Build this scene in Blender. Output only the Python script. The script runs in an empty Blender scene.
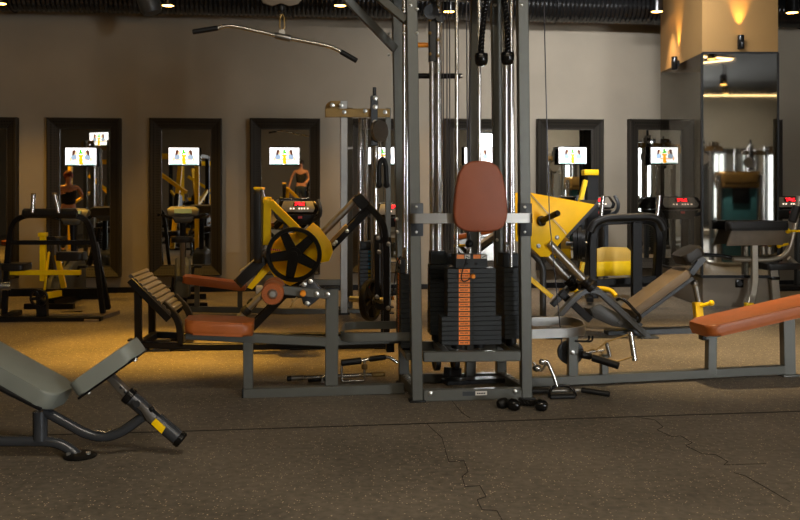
import bpy, bmesh, math, random
from math import sin, cos, pi, radians as R, atan2, sqrt
from mathutils import Vector as V, Matrix, Quaternion
random.seed(7)
sc = bpy.context.scene
col = sc.collection
FOC, HX, HY, CH = 900.0, 400.0, 195.0, 1.25      # focal length in pixels, horizon point, lens height
YAW = math.atan(0.107)

# ------------------------------------------------------------------ materials
def lin(c):
    return tuple((v/255/12.92 if v/255 <= .04045 else ((v/255+.055)/1.055)**2.4) for v in c)
MATS = {}
def mat(name, rgb, rough=.5, metal=0., var=.12, vscale=12., bump=0., bscale=200., coat=0., spec=.5):
    m = bpy.data.materials.new(name); m.use_nodes = True
    nt = m.node_tree; b = nt.nodes['Principled BSDF']
    c = lin(rgb)
    tc = nt.nodes.new('ShaderNodeTexCoord')
    nz = nt.nodes.new('ShaderNodeTexNoise'); nz.inputs['Scale'].default_value = vscale; nz.inputs['Detail'].default_value = 4
    nt.links.new(tc.outputs['Object'], nz.inputs['Vector'])
    rp = nt.nodes.new('ShaderNodeValToRGB')
    rp.color_ramp.elements[0].position = .3; rp.color_ramp.elements[1].position = .7
    rp.color_ramp.elements[0].color = tuple(x*(1-var) for x in c)+(1,)
    rp.color_ramp.elements[1].color = tuple(min(1, x*(1+var)) for x in c)+(1,)
    nt.links.new(nz.outputs['Fac'], rp.inputs['Fac']); nt.links.new(rp.outputs['Color'], b.inputs['Base Color'])
    b.inputs['Roughness'].default_value = rough; b.inputs['Metallic'].default_value = metal
    b.inputs['Coat Weight'].default_value = coat; b.inputs['Specular IOR Level'].default_value = spec
    if bump:
        n2 = nt.nodes.new('ShaderNodeTexNoise'); n2.inputs['Scale'].default_value = bscale
        nt.links.new(tc.outputs['Object'], n2.inputs['Vector'])
        bp = nt.nodes.new('ShaderNodeBump'); bp.inputs['Strength'].default_value = bump; bp.inputs['Distance'].default_value = .002
        nt.links.new(n2.outputs['Fac'], bp.inputs['Height']); nt.links.new(bp.outputs['Normal'], b.inputs['Normal'])
    MATS[name] = m
    return m
def emit(name, rgb, strength):
    m = bpy.data.materials.new(name); m.use_nodes = True
    nt = m.node_tree; b = nt.nodes['Principled BSDF']
    b.inputs['Base Color'].default_value = lin(rgb)+(1,)
    b.inputs['Emission Color'].default_value = lin(rgb)+(1,)
    b.inputs['Emission Strength'].default_value = strength
    MATS[name] = m
    return m

# ------------------------------------------------------------------ mesh builder
def fillet(pts, rad, n=5):
    pts = [V(p) for p in pts]
    out = [pts[0]]
    for i in range(1, len(pts)-1):
        a, b, c = pts[i-1], pts[i], pts[i+1]
        d1 = (a-b); d2 = (c-b)
        r = min(rad, d1.length*.49, d2.length*.49)
        p, q = b+d1.normalized()*r, b+d2.normalized()*r
        for k in range(n+1):
            t = k/n
            out.append(p*(1-t)**2 + b*2*t*(1-t) + q*t*t)
    out.append(pts[-1])
    return out

class MB:
    def __init__(s): s.bm = bmesh.new()
    def _join(s, t, M=None, mi=0):
        if M is not None: bmesh.ops.transform(t, matrix=M, verts=t.verts)
        for f in t.faces: f.material_index = mi
        me = bpy.data.meshes.new('tmp'); t.to_mesh(me); t.free()
        s.bm.from_mesh(me); bpy.data.meshes.remove(me)
        return s
    def box(s, c, size, M=None, bev=0., seg=2, mi=0):
        t = bmesh.new(); bmesh.ops.create_cube(t, size=1)
        bmesh.ops.scale(t, vec=V(size), verts=t.verts)
        if bev: bmesh.ops.bevel(t, geom=list(t.edges), offset=bev, segments=seg, profile=.5, affect='EDGES')
        MM = Matrix.Translation(V(c))
        if M is not None: MM = MM @ M.to_4x4()
        return s._join(t, MM, mi)
    def frame(s, p, q, up=None):
        p, q = V(p), V(q); x = (q-p).normalized()
        up = V(up) if up is not None else (V((0, 0, 1)) if abs(x.z) < .95 else V((1, 0, 0)))
        y = up.cross(x).normalized(); z = x.cross(y)
        return Matrix((x, y, z)).transposed()
    def beam(s, p, q, w, h, up=None, bev=.004, mi=0):        # rectangular bar p->q: w sideways, h along up
        M = s.frame(p, q, up); L_ = (V(q)-V(p)).length
        return s.box((V(p)+V(q))/2, (L_, w, h), M, bev, 1, mi)
    def cushion(s, p, q, width, thick, corner=.05, bev=.015, up=None, taper=1., mi=0):   # padded cushion, plan with rounded corners
        M = s.frame(p, q, up); L_ = (V(q)-V(p)).length
        pl = []
        for (cx, cy, a0) in ((1, 1, 0), (-1, 1, 90), (-1, -1, 180), (1, -1, 270)):
            for k in range(7):
                a = R(a0+15*k)
                hw = width/2*(taper if cx > 0 else 1)
                pl.append((cx*(L_/2-corner)+corner*cos(a), cy*(hw-corner)+corner*sin(a)))
        t = bmesh.new()
        lo = [t.verts.new((x, y, -thick/2)) for x, y in pl]; hi = [t.verts.new((x, y, thick/2)) for x, y in pl]
        fl = t.faces.new(list(reversed(lo))); fh = t.faces.new(hi)
        n = len(pl)
        for i in range(n): t.faces.new((lo[i], lo[(i+1) % n], hi[(i+1) % n], hi[i]))
        ed = [e for e in t.edges if (e in fl.edges or e in fh.edges)]
        bmesh.ops.bevel(t, geom=ed, offset=min(bev, thick*.45), segments=4, profile=.5, affect='EDGES')
        return s._join(t, Matrix.Translation((V(p)+V(q))/2) @ M.to_4x4(), mi)
    def sweep(s, pts, prof, up=None, closed=False, caps=True, rad=None, mi=0):
        pts = [V(p) for p in pts]; n = len(pts)
        rings = []; y = None
        t = bmesh.new()
        for i in range(n):
            if closed: d = pts[(i+1) % n]-pts[i-1]
            elif i == 0: d = pts[1]-pts[0]
            elif i == n-1: d = pts[-1]-pts[-2]
            else: d = (pts[i+1]-pts[i]).normalized()+(pts[i]-pts[i-1]).normalized()
            d.normalize()
            if y is None:
                u = V(up) if up is not None else (V((0, 0, 1)) if abs(d.z) < .9 else V((0, 1, 0)))
                y = u.cross(d).normalized()
            elif up is not None and abs(V(up).normalized().dot(d)) < .98:
                y = V(up).cross(d).normalized()
            else:
                y = (y-d*y.dot(d)).normalized()
            z = d.cross(y)
            f = rad[i] if rad else 1
            rings.append([t.verts.new(pts[i]+(y*a+z*b)*f) for a, b in prof])
        m = len(prof)
        for i in range(n if closed else n-1):
            A, B = rings[i], rings[(i+1) % n]
            for k in range(m): t.faces.new((A[k], A[(k+1) % m], B[(k+1) % m], B[k]))
        if caps and not closed:
            t.faces.new(list(reversed(rings[0]))); t.faces.new(rings[-1])
        return s._join(t, None, mi)
    def tube(s, pts, r, n=10, fil=0., closed=False, rad=None, mi=0):
        if fil: pts = fillet(pts, fil)
        return s.sweep(pts, [(r*cos(2*pi*k/n), r*sin(2*pi*k/n)) for k in range(n)], None, closed, True, rad, mi)
    def bar(s, pts, w, h, up=(0, 1, 0), fil=0., mi=0):       # rectangular section bent along pts; h along up, w across
        if fil: pts = fillet(pts, fil)
        b = min(w, h)*.12
        a, c = w/2, h/2
        return s.sweep(pts, [(a, c-b), (a-b, c), (b-a, c), (-a, c-b), (-a, b-c), (b-a, -c), (a-b, -c), (a, b-c)], up, mi=mi)
    def lathe(s, prof, o, ax=(0, 0, 1), n=20, mi=0):
        t = bmesh.new(); rings = []
        for r, h in prof:
            rings.append([t.verts.new((r*cos(2*pi*k/n), r*sin(2*pi*k/n), h)) for k in range(n)] if r > 1e-6 else [t.verts.new((0, 0, h))])
        for A, B in zip(rings, rings[1:]):
            for k in range(n):
                a = [A[k % len(A)], A[(k+1) % len(A)], B[(k+1) % len(B)], B[k % len(B)]]
                u = []
                for v in a:
                    if v not in u: u.append(v)
                if len(u) > 2: t.faces.new(u)
        for ring, rev in () if prof[0] == prof[-1] else ((rings[0], True), (rings[-1], False)):
            if len(ring) > 2: t.faces.new(list(reversed(ring)) if rev else ring)
        q = V((0, 0, 1)).rotation_difference(V(ax).normalized())
        return s._join(t, Matrix.Translation(V(o)) @ q.to_matrix().to_4x4(), mi)
    def cyl(s, p, q, r, n=14, bev=.0, r2=None, mi=0):
        p, q = V(p), V(q); L_ = (q-p).length; r2 = r if r2 is None else r2
        pr = [(r-bev, 0), (r, bev), (r2, L_-bev), (r2-bev, L_)] if bev else [(r, 0), (r2, L_)]
        return s.lathe(pr, p, q-p, n, mi)
    def ball(s, c, r, n=14, sq=(1, 1, 1), mi=0):
        t = bmesh.new(); bmesh.ops.create_uvsphere(t, u_segments=n, v_segments=max(6, n*2//3), radius=r)
        bmesh.ops.scale(t, vec=V(sq), verts=t.verts)
        return s._join(t, Matrix.Translation(V(c)), mi)
    def prism(s, poly, vec, bev=0., seg=2, mi=0):            # polygon (3D points) given thickness vec
        t = bmesh.new(); vec = V(vec)
        a = [t.verts.new(V(p)) for p in poly]; b = [t.verts.new(V(p)+vec) for p in poly]
        t.faces.new(list(reversed(a))); t.faces.new(b); n = len(a)
        for i in range(n): t.faces.new((a[i], a[(i+1) % n], b[(i+1) % n], b[i]))
        bmesh.ops.recalc_face_normals(t, faces=t.faces)
        if bev: bmesh.ops.bevel(t, geom=list(t.edges), offset=bev, segments=seg, profile=.5, affect='EDGES')
        return s._join(t, None, mi)
    def build(s, name, m, parent=None, ang=38, label=None):
        if getattr(s, 'pieces', None):            # loose repeats: one object each
            for f in s.pieces:
                k = MB(); f(k); o = k.build(name, m, parent, ang)
            return o
        me = bpy.data.meshes.new(name)
        bmesh.ops.recalc_face_normals(s.bm, faces=s.bm.faces)
        s.bm.to_mesh(me); s.bm.free()
        for p in me.polygons: p.use_smooth = True
        me.set_sharp_from_angle(angle=R(ang))
        for k in (m if isinstance(m, (list, tuple)) else [m]): me.materials.append(MATS[k])
        o = bpy.data.objects.new(name, me); col.objects.link(o)
        if parent is not None: o.parent = parent
        if label: o['label'] = label
        return o

def tag(o, label, cat, group=None, kind=None):
    o['label'] = label; o['category'] = cat
    if group: o['group'] = group
    if kind: o['kind'] = kind
    return o
def struct(name, mb, m, ang=38):
    o = mb.build(name, m, None, ang); o['kind'] = 'structure'
    return o
def thing(name, label, cat, loc, yaw=0., group=None):
    o = bpy.data.objects.new(name, None); col.objects.link(o); o.empty_display_size = .1
    o.location = loc; o.rotation_euler = (0, 0, yaw)
    return tag(o, label, cat, group)
def copy_tree(o, parent=None):
    c = o.copy(); col.objects.link(c)
    if parent is not None: c.parent = parent
    for ch in [x for x in bpy.data.objects if x.parent == o]: copy_tree(ch, c)
    return c
def again(src, loc, yaw, label, group=None):
    c = copy_tree(src); c.location = loc; c.rotation_euler = (0, 0, yaw); c['label'] = label
    if group: c['group'] = group
    return c
def floor_at(px, py):
    Y = FOC*CH/(py-HY)
    return V(((px-HX)/FOC*Y, Y, 0))
class Loc:                                   # a thing's own axes: u to the right, w away from the lens, z up
    def __init__(s, o, yaw=YAW): s.o = V(o); s.yaw = yaw
    def Y(s, px, w):
        k = (px-HX)/FOC
        return (w - s.o.x*sin(s.yaw) + s.o.y*cos(s.yaw))/(cos(s.yaw)-k*sin(s.yaw))
    def P(s, px, py, w=0.):
        Y = s.Y(px, w); X = (px-HX)/FOC*Y
        u = (X-s.o.x)*cos(s.yaw)+(Y-s.o.y)*sin(s.yaw)
        return V((u, w, CH-(py-HY)/FOC*Y))
    def F(s, px, w=0., z=0.):
        p = s.P(px, 0, w); p.z = z
        return p
# ------------------------------------------------------------------ palette
mat('floor_rubber', (92, 84, 74), .85)
mat('wall_paint', (136, 127, 112), .9, var=.07, vscale=1.6)
mat('ceiling_black', (24, 23, 22), .9)
mat('column_beige', (126, 94, 48), .8, var=.04, vscale=2)
mat('plinth', (128, 118, 104), .7, var=.06, vscale=4)
mat('black_metal', (17, 16, 16), .45, 0, spec=.2)
mat('black_satin', (16, 16, 16), .2, .0, spec=.35)
mat('gym_grey', (92, 93, 88), .4, .3, var=.05)
mat('dark_grey', (54, 58, 62), .42, .2, var=.05)
mat('bench_grey', (74, 77, 82), .25, .55, var=.05)
mat('chrome', (210, 208, 204), .27, 1., var=.03)
mat('steel', (150, 148, 144), .4, 1., var=.06)
mat('bolt', (190, 190, 185), .3, .9)
mat('yellow', (246, 200, 0), .42, .0, var=.05, spec=.3)
mat('orange_leather', (160, 84, 32), .45, var=.1, vscale=9, bump=.25, bscale=260)
mat('brown_leather', (140, 72, 42), .5, var=.08, vscale=7, bump=.3, bscale=300)
mat('black_leather', (24, 22, 20), .45, spec=.3, bump=.2, bscale=260)
mat('grey_leather', (122, 126, 118), .5, var=.05, vscale=6, bump=.2, bscale=300)
mat('tan_panel', (104, 90, 72), .55)
mat('rib_grey', (78, 74, 68), .38, .3)
mat('plate', (40, 44, 47), .5, 0, spec=.3, var=.06)
mat('duct_black', (20, 20, 20), .22, 0, spec=.7)
mat('rubber', (15, 15, 15), .5, spec=.3)
mat('orange_label', (246, 138, 54), .5)
mat('white_label', (225, 222, 214), .5)
mat('orange_knob', (230, 140, 20), .35)
mat('cable', (40, 38, 44), .3, .4)
mat('silver_frame', (168, 160, 146), .35, .7, var=.05)
mat('gold_frame', (140, 112, 60), .4, .4)
mat('teal', (60, 120, 140), .4)
mat('console_grey', (96, 94, 90), .45)
mat('console_silver', (72, 70, 64), .4, .2)
mat('skin', (196, 140, 112), .55)
mat('red_hair', (120, 44, 22), .7)
mat('dark_hair', (38, 28, 22), .7)
mat('black_cloth', (22, 22, 24), .85)
mat('navy_cloth', (30, 44, 62), .85)
mat('blue_label', (40, 120, 170), .5)
mat('yellow_label', (200, 180, 40), .5)
mat('red_label', (170, 50, 40), .5)
mat('joint', (36, 31, 27), .9)
mat('hair_print', (60, 34, 24), .6); mat('blue_cloth', (40, 100, 160), .7)
emit('red_led', (255, 20, 30), 3.0)
emit('white_led', (255, 235, 210), .8)
emit('screen_white', (250, 250, 252), 1.25)
emit('screen_hair', (92, 60, 48), .6); emit('screen_skin', (240, 190, 150), 1.0)
emit('screen_orange', (250, 170, 20), 1.0); emit('screen_green', (70, 200, 30), 1.0); emit('screen_teal', (90, 150, 140), .9)
emit('screen_blue', (140, 165, 190), .8)
emit('lamp_warm', (255, 190, 90), 14); emit('lamp_white', (255, 214, 150), 9)
emit('daylight', (232, 238, 240), 4.5)

def nodes(m): return MATS[m].node_tree
# rubber floor: fine light flecks, soft worn patches
nt = nodes('floor_rubber'); b = nt.nodes['Principled BSDF']
for n in list(nt.nodes):
    if n.type in ('TEX_NOISE', 'VALTORGB'): nt.nodes.remove(n)
tc = [n for n in nt.nodes if n.type == 'TEX_COORD'][0]
def N(t, **k):
    n = nt.nodes.new(t)
    for a, v in k.items():
        if a in n.inputs: n.inputs[a].default_value = v
        else: setattr(n, a, v)
    return n
n1 = N('ShaderNodeTexNoise', Scale=1.3, Detail=6.); n2 = N('ShaderNodeTexNoise', Scale=26., Detail=4.)
for n in (n1, n2): nt.links.new(tc.outputs['Object'], n.inputs['Vector'])
add = N('ShaderNodeMath', operation='ADD'); nt.links.new(n1.outputs['Fac'], add.inputs[0]); nt.links.new(n2.outputs['Fac'], add.inputs[1])
rp = N('ShaderNodeValToRGB'); nt.links.new(add.outputs[0], rp.inputs['Fac'])
half = N('ShaderNodeMath', operation='MULTIPLY'); half.inputs[1].default_value = .5
nt.links.new(add.outputs[0], half.inputs[0]); nt.links.new(half.outputs[0], rp.inputs['Fac'])
rp.color_ramp.elements[0].position = .34; rp.color_ramp.elements[0].color = lin((76, 70, 61))+(1,)
rp.color_ramp.elements[1].position = .66; rp.color_ramp.elements[1].color = lin((120, 111, 98))+(1,)
vo = N('ShaderNodeTexVoronoi', Scale=105.); nt.links.new(tc.outputs['Object'], vo.inputs['Vector'])
vc = N('ShaderNodeSeparateColor'); nt.links.new(vo.outputs['Color'], vc.inputs['Color'])
g = N('ShaderNodeMath', operation='GREATER_THAN'); g.inputs[1].default_value = .9; nt.links.new(vc.outputs[0], g.inputs[0])
l = N('ShaderNodeMath', operation='LESS_THAN'); l.inputs[1].default_value = .34; nt.links.new(vo.outputs['Distance'], l.inputs[0])
mu = N('ShaderNodeMath', operation='MULTIPLY'); nt.links.new(g.outputs[0], mu.inputs[0]); nt.links.new(l.outputs[0], mu.inputs[1])
mx = N('ShaderNodeMix', data_type='RGBA'); mx.inputs[7].default_value = lin((205, 186, 156))+(1,)
nt.links.new(mu.outputs[0], mx.inputs[0]); nt.links.new(rp.outputs['Color'], mx.inputs[6]); nt.links.new(mx.outputs[2], b.inputs['Base Color'])
bp = N('ShaderNodeBump', Strength=.5, Distance=.004); nt.links.new(n2.outputs['Fac'], bp.inputs['Height']); nt.links.new(bp.outputs['Normal'], b.inputs['Normal'])
b.inputs['Roughness'].default_value = .62

def plain(name, **k):
    m = bpy.data.materials.new(name); m.use_nodes = True; b = m.node_tree.nodes['Principled BSDF']
    for a, v in k.items(): b.inputs[a.replace('_', ' ')].default_value = v
    MATS[name] = m; return b
plain('mirror_glass', Base_Color=(.74, .74, .71, 1), Metallic=1., Roughness=.015)
plain('dark_mirror', Base_Color=(.40, .39, .36, 1), Metallic=1., Roughness=.03)
# smoked see-through pane: mostly passes, tints, a little mirror
m = bpy.data.materials.new('smoked_glass'); m.use_nodes = True; nt = m.node_tree; MATS['smoked_glass'] = m
for n in list(nt.nodes):
    if n.type != 'OUTPUT_MATERIAL': nt.nodes.remove(n)
out = [n for n in nt.nodes if n.type == 'OUTPUT_MATERIAL'][0]
tr = N('ShaderNodeBsdfTransparent'); tr.inputs[0].default_value = (.78, .77, .74, 1)
gl = N('ShaderNodeBsdfGlossy'); gl.inputs['Roughness'].default_value = .02
ms = N('ShaderNodeMixShader'); ms.inputs[0].default_value = .1
nt.links.new(tr.outputs[0], ms.inputs[1]); nt.links.new(gl.outputs[0], ms.inputs[2]); nt.links.new(ms.outputs[0], out.inputs[0])
# woven mirror frame: regular grid of dark holes
mat('woven_frame', (58, 52, 46), .6, 0, spec=.2); nt = nodes('woven_frame'); b = nt.nodes['Principled BSDF']
tc = [n for n in nt.nodes if n.type == 'TEX_COORD'][0]
vo = N('ShaderNodeTexVoronoi', Scale=30., Randomness=0.); nt.links.new(tc.outputs['Object'], vo.inputs['Vector'])
rp = N('ShaderNodeValToRGB'); nt.links.new(vo.outputs['Distance'], rp.inputs['Fac'])
rp.color_ramp.elements[0].position = .28; rp.color_ramp.elements[0].color = lin((8, 7, 7))+(1,)
rp.color_ramp.elements[1].position = .42; rp.color_ramp.elements[1].color = lin((44, 40, 34))+(1,)
nt.links.new(rp.outputs['Color'], b.inputs['Base Color'])
# yellow checker plate
mat('yellow_mesh', (214, 160, 20), .5); nt = nodes('yellow_mesh'); b = nt.nodes['Principled BSDF']
tc = [n for n in nt.nodes if n.type == 'TEX_COORD'][0]
vo = N('ShaderNodeTexVoronoi', Scale=38., Randomness=0.); nt.links.new(tc.outputs['Object'], vo.inputs['Vector'])
rp = N('ShaderNodeValToRGB'); nt.links.new(vo.outputs['Distance'], rp.inputs['Fac'])
rp.color_ramp.elements[0].position = .3; rp.color_ramp.elements[0].color = lin((150, 112, 30))+(1,)
rp.color_ramp.elements[1].position = .4; rp.color_ramp.elements[1].color = lin((214, 172, 76))+(1,)
nt.links.new(rp.outputs['Color'], b.inputs['Base Color'])

# ------------------------------------------------------------------ the room
WALL = Loc((0, 11.9, 0))                  # back wall: w = 0 on its face, w < 0 towards the lens
WL, WR, WB, CZ = -9.0, 11.5, -6.5, 4.25
def wpt(u, w=0., z=0.): return V((u*cos(YAW)-w*sin(YAW), 11.9+u*sin(YAW)+w*cos(YAW), z))
q = MB(); q.box((1.25, 4, -.05), (24, 24, .1)); struct('floor', q, 'floor_rubber')
q = MB(); q.box((1.25, 4, CZ+.05), (24, 24, .1)); struct('ceiling', q, 'ceiling_black')
q = MB(); q.prism([wpt(-13, 0, 0), wpt(14, 0, 0), wpt(14, 0, CZ), wpt(-13, 0, CZ)], wpt(0, .2)-wpt(0, 0)); struct('wall_back', q, 'wall_paint')
q = MB(); q.box((WL-.1, 3.5, CZ/2), (.2, 20.2, CZ)); struct('wall_left', q, 'wall_paint')
q = MB(); q.box((WR+.1, 3.8, CZ/2), (.2, 20.8, CZ)); struct('wall_right', q, 'wall_paint')
q = MB(); q.box((1.25, WB-.1, CZ/2), (20.7, .2, CZ)); struct('wall_front', q, 'wall_paint')
q = MB(); q.prism([wpt(-8.6, -.012, .0), wpt(11, -.012, .0), wpt(11, -.012, .07), wpt(-8.6, -.012, .07)], wpt(0, .011)-wpt(0, 0)); struct('baseboard_back', q, 'black_metal')

# joints of the rubber mats
def joint(name, pts, wd=.005):
    q = MB()
    for (a, b) in zip(pts, pts[1:]):
        A, B = floor_at(*a), floor_at(*b); d = (B-A).normalized(); s = V((-d.y, d.x, 0))*wd
        A.z = B.z = .001
        q.prism([A-s, B-s, B+s, A+s], (0, 0, .0012))
    return struct(name, q, 'joint')
joint('trim_1', [(-60, 438), (200, 431), (400, 424.5), (600, 418), (860, 409.5)], .007)
joint('trim_2', [(427, 424), (433, 430), (442, 438), (446, 453), (449, 462), (464, 461), (468, 472), (462, 477), (465, 487), (480, 486), (486, 497), (477, 500), (482, 510), (497, 511), (503, 522)], .0013)
joint('trim_3', [(634, 417), (655, 420), (663, 427), (657, 430), (672, 437), (681, 436), (692, 443), (686, 446), (702, 454), (716, 455), (728, 462), (724, 465), (766, 464)], .0013)
joint('trim_4', [(734, 473), (745, 476), (768, 489), (790, 502)], .0013)
joint('trim_5', [(452, 401), (462, 413), (470, 418)], .0013)

# mirrors on the back wall, each with a small screen in front of its glass
SP = 1.264
U2 = WALL.P(85.5, 200).x
MW, MH, MZ = .9, 2.02, .205
def ring_frame(q, w, h, prof):
    t = bmesh.new(); rings = []
    for sx, sz in ((-1, 0), (1, 0), (1, 1), (-1, 1)):
        rings.append([t.verts.new((sx*(w/2-o), -d, (h-o) if sz else o)) for o, d in prof])
    for i in range(4):
        A, B = rings[i], rings[(i+1) % 4]
        for k in range(len(prof)-1): t.faces.new((A[k], B[k], B[k+1], A[k+1]))
    q._join(t)
def make_mirror(lbl, loc, yaw, grp, w=MW, h=MH):
    t = thing('wall_mirror', lbl, 'mirror', loc, yaw, grp)
    q = MB(); ring_frame(q, w, h, [(0, 0), (0, .115), (.012, .125), (.026, .115), (.125, .05), (.14, .05), (.14, .0)])
    q.build('frame', 'woven_frame', t, 20)
    q = MB(); q.box((0, -.012, h/2), (w-.27, .02, h-.27)); q.build('mirror_pane', 'mirror_glass', t)
    q = MB()
    for sx in (-1, 1):
        for z in (0, h):
            q = MB(); q.beam((sx*w/2, -.128, z), (sx*(w/2-.13), -.056, abs(z-.13)), .008, .008); q.build('mitre_strip', 'black_metal', t)
    return t
def make_screen(lbl, loc, yaw, grp):
    t = thing('wall_screen', lbl, 'screen', loc, yaw, grp)
    q = MB(); q.box((0, 0, .12), (.43, .03, .255), bev=.004); q.build('bezel', 'black_satin', t)
    q = MB(); q.cyl((0, .013, .12), (0, .075, .12), .03); q.build('bracket', 'black_metal', t)
    q = MB(); q.box((0, -.0165, .12), (.405, .003, .228), mi=0)
    y = -.0185
    def disc(x, z, rx, rz, mi): q.ball((x, y, z), 1, 12, (rx, .0008, rz), mi)
    for s in (-1, 1):
        disc(s*.088, .176, .026, .03, 1); disc(s*.066, .163, .02, .026, 2); disc(s*.10, .15, .016, .03, 1)
        disc(s*.09, .108, .04, .045, 5); disc(s*.135, .078, .015, .03, 2); disc(s*.06, .072, .05, .01, 2)
    for s in (-1, 1):                       # glasses of juice raised in the middle
        disc(s*.016, .128, .02, .016, 3)
    disc(0, .072, .026, .05, 3); disc(.004, .03, .03, .02, 3)
    disc(-.004, .185, .014, .03, 4); disc(.012, .166, .02, .012, 4); disc(-.02, .158, .014, .01, 4)
    q.box((-.11, y, .012), (.17, .001, .01), mi=6); q.box((.1, y, .012), (.19, .001, .01), mi=6)
    q.build('picture', ['screen_white', 'screen_hair', 'screen_skin', 'screen_orange', 'screen_green', 'screen_blue', 'screen_teal'], t)
    return t
mir_lbl = ['tall dark framed wall mirror cut off by the left edge of the photo', 'dark framed wall mirror behind the row machine, second screen reflected in it',
  'dark framed wall mirror behind the upright exercise bike', 'dark framed wall mirror behind the yellow leg press carriage',
  'dark framed wall mirror mostly hidden behind the cable tower', 'dark framed wall mirror behind the weight stack guide rods and brown back pad',
  'dark framed wall mirror just right of the multi gym, above the yellow wedge', 'dark framed wall mirror half covered by the smoked glass of the column',
  'dark framed wall mirror whose edge shows right of the column']
scr_lbl = ['', 'bright screen in the mirror behind the row machine', 'bright screen in the mirror above the upright exercise bike',
  'bright screen in the mirror above the yellow leg press carriage', 'bright screen seen between the posts of the cable tower',
  'bright screen behind the brown back pad of the multi gym', 'bright screen above the yellow wedge at right', 'bright screen crossed by the edge of the smoked column glass', '']
m0 = s0 = None
for i in range(9):
    u = U2+SP*(i-1)
    if m0 is None: m0 = make_mirror(mir_lbl[0], wpt(u, -.001, MZ), YAW, 'mirrors along the back wall')
    else: again(m0, wpt(u, -.001, MZ+.05*(i-1)/6), YAW, mir_lbl[i])
    if i == 3: [o for o in bpy.data.objects if o.get('label') == mir_lbl[3]][0].rotation_euler.x = R(1.)
    if not scr_lbl[i]: continue
    loc = wpt(u-.03+.06*(i-1)/6, -.10, 1.622+.05*(i-1)/6)
    if s0 is None: s0 = make_screen(scr_lbl[i], loc, YAW, 'screens in the wall mirrors'); s0.scale = (.93, 1, .95)
    else: again(s0, loc, YAW, scr_lbl[i])
# wall beside them: mirrors on the far side of the room, seen only in the column's dark mirror
again(m0, V((9.6, WB+.002, .35)), pi, 'dark framed mirror reflected in the dark face of the column').scale = (1.75, 1, 1.12)

# column: beige box above, smoked pane on its left, dark mirror on its front, plinth below
CX0, CX1, CY0, CY1, CZ1 = 3.358, 4.2, 10.0, 11.6, 2.83
q = MB(); q.box(((CX0+CX1)/2, (CY0+CY1)/2, (CZ1+CZ)/2), (CX1-CX0, CY1-CY0, CZ-CZ1)); struct('trim_6', q, 'column_beige')['label'] = 'beige upper part of the column'
q = MB(); q.box(((CX0+CX1)/2+.005, (CY0+CY1)/2+.01, .17), (CX1-CX0-.03, CY1-CY0-.05, .34), bev=.004); struct('trim_7', q, 'plinth')['label'] = 'grey plinth under the column'
q = MB(); q.box((CX0+.006, (CY0+CY1)/2+.01, (CZ1+.34)/2), (.012, CY1-CY0-.02, CZ1-.34)); struct('window_1', q, 'smoked_glass')['label'] = 'smoked glass side of the column'
q = MB(); q.box(((CX0+CX1)/2, CY0+.006, (CZ1+.34)/2), (CX1-CX0, .012, CZ1-.34)); struct('window_2', q, 'dark_mirror')['label'] = 'dark mirrored front of the column'
q = MB(); q.box(((CX0+CX1)/2, CY0+.06, (CZ1+.34)/2), (CX1-CX0-.03, .09, CZ1-.345)); struct('trim_8', q, 'black_metal')
q = MB()
for x in (CX0, CX1): q.box((x, CY0, (CZ1+.34)/2), (.02, .02, CZ1-.34))
q.box(((CX0+CX1)/2, CY0, .345), (CX1-CX0, .03, .03)); q.box((CX0, (CY0+CY1)/2, .345), (.03, CY1-CY0, .03)); q.box(((CX0+CX1)/2, CY0, CZ1), (CX1-CX0, .02, .02))
struct('trim_9', q, 'black_metal')
t = thing('power_socket', 'black power socket on the grey plinth of the column', 'socket', (3.78, CY0+.03, .22))
q = MB(); q.box((0, -.008, .045), (.09, .018, .09), bev=.006); q.build('plate', 'black_satin', t)
q = MB(); q.lathe([(.03, 0), (.03, .004), (.024, .004), (.022, -.004), (0, -.004)], (0, -.018, .045), (0, -1, 0)); q.build('outlet', 'rubber', t)

# two up-lights on the column
def spot(name, loc, aim, energy, rgb, size, blend=.6, rad=.04):
    L = bpy.data.lights.new(name, 'SPOT'); L.energy = energy; L.color = rgb; L.spot_size = R(size); L.spot_blend = blend; L.shadow_soft_size = rad
    o = bpy.data.objects.new(name, L); col.objects.link(o); o.location = loc
    o.rotation_euler = (V(aim)-V(loc)).to_track_quat('-Z', 'Y').to_euler()
    return o
def sconce(lbl, loc, yaw):
    t = thing('wall_sconce', lbl, 'wall lamp', loc, yaw, 'up lights on the column')
    q = MB(); q.lathe([(.033, 0), (.036, .004), (.036, .15), (.033, .155), (.029, .155), (.027, .12), (0, .12)], (0, -.055, 0), n=24); q.build('lamp_body', 'black_satin', t)
    q = MB(); q.box((0, -.01, .075), (.04, .025, .06)); q.build('wall_mount', 'black_metal', t)
    q = MB(); q.lathe([(0, .135), (.026, .135), (.026, .138), (0, .138)], (0, -.055, 0)); q.build('bulb', 'lamp_warm', t)
    d = V((sin(yaw), -cos(yaw), 0))*.062
    p = V(loc)+d
    spot('sconce_light', p+V((0, 0, .162)), p+V((0, 0, 3))-d*2.0, 75, (1, .58, .14), 50, 1., .012)
    spot('sconce_down_light', p+V((0, 0, -.01)), p-d*.9+V((0, 0, -3)), 1.2, (1, .6, .2), 40, .8, .012)
sconce('black up light on the front of the column', V(((739-400)/900*10, 10.0, 1.25+(195-50)/90.)), 0)
sconce('black up light on the left side of the column', V((CX0, 900*CX0/(679-400), 2.76)), -pi/2)

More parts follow.
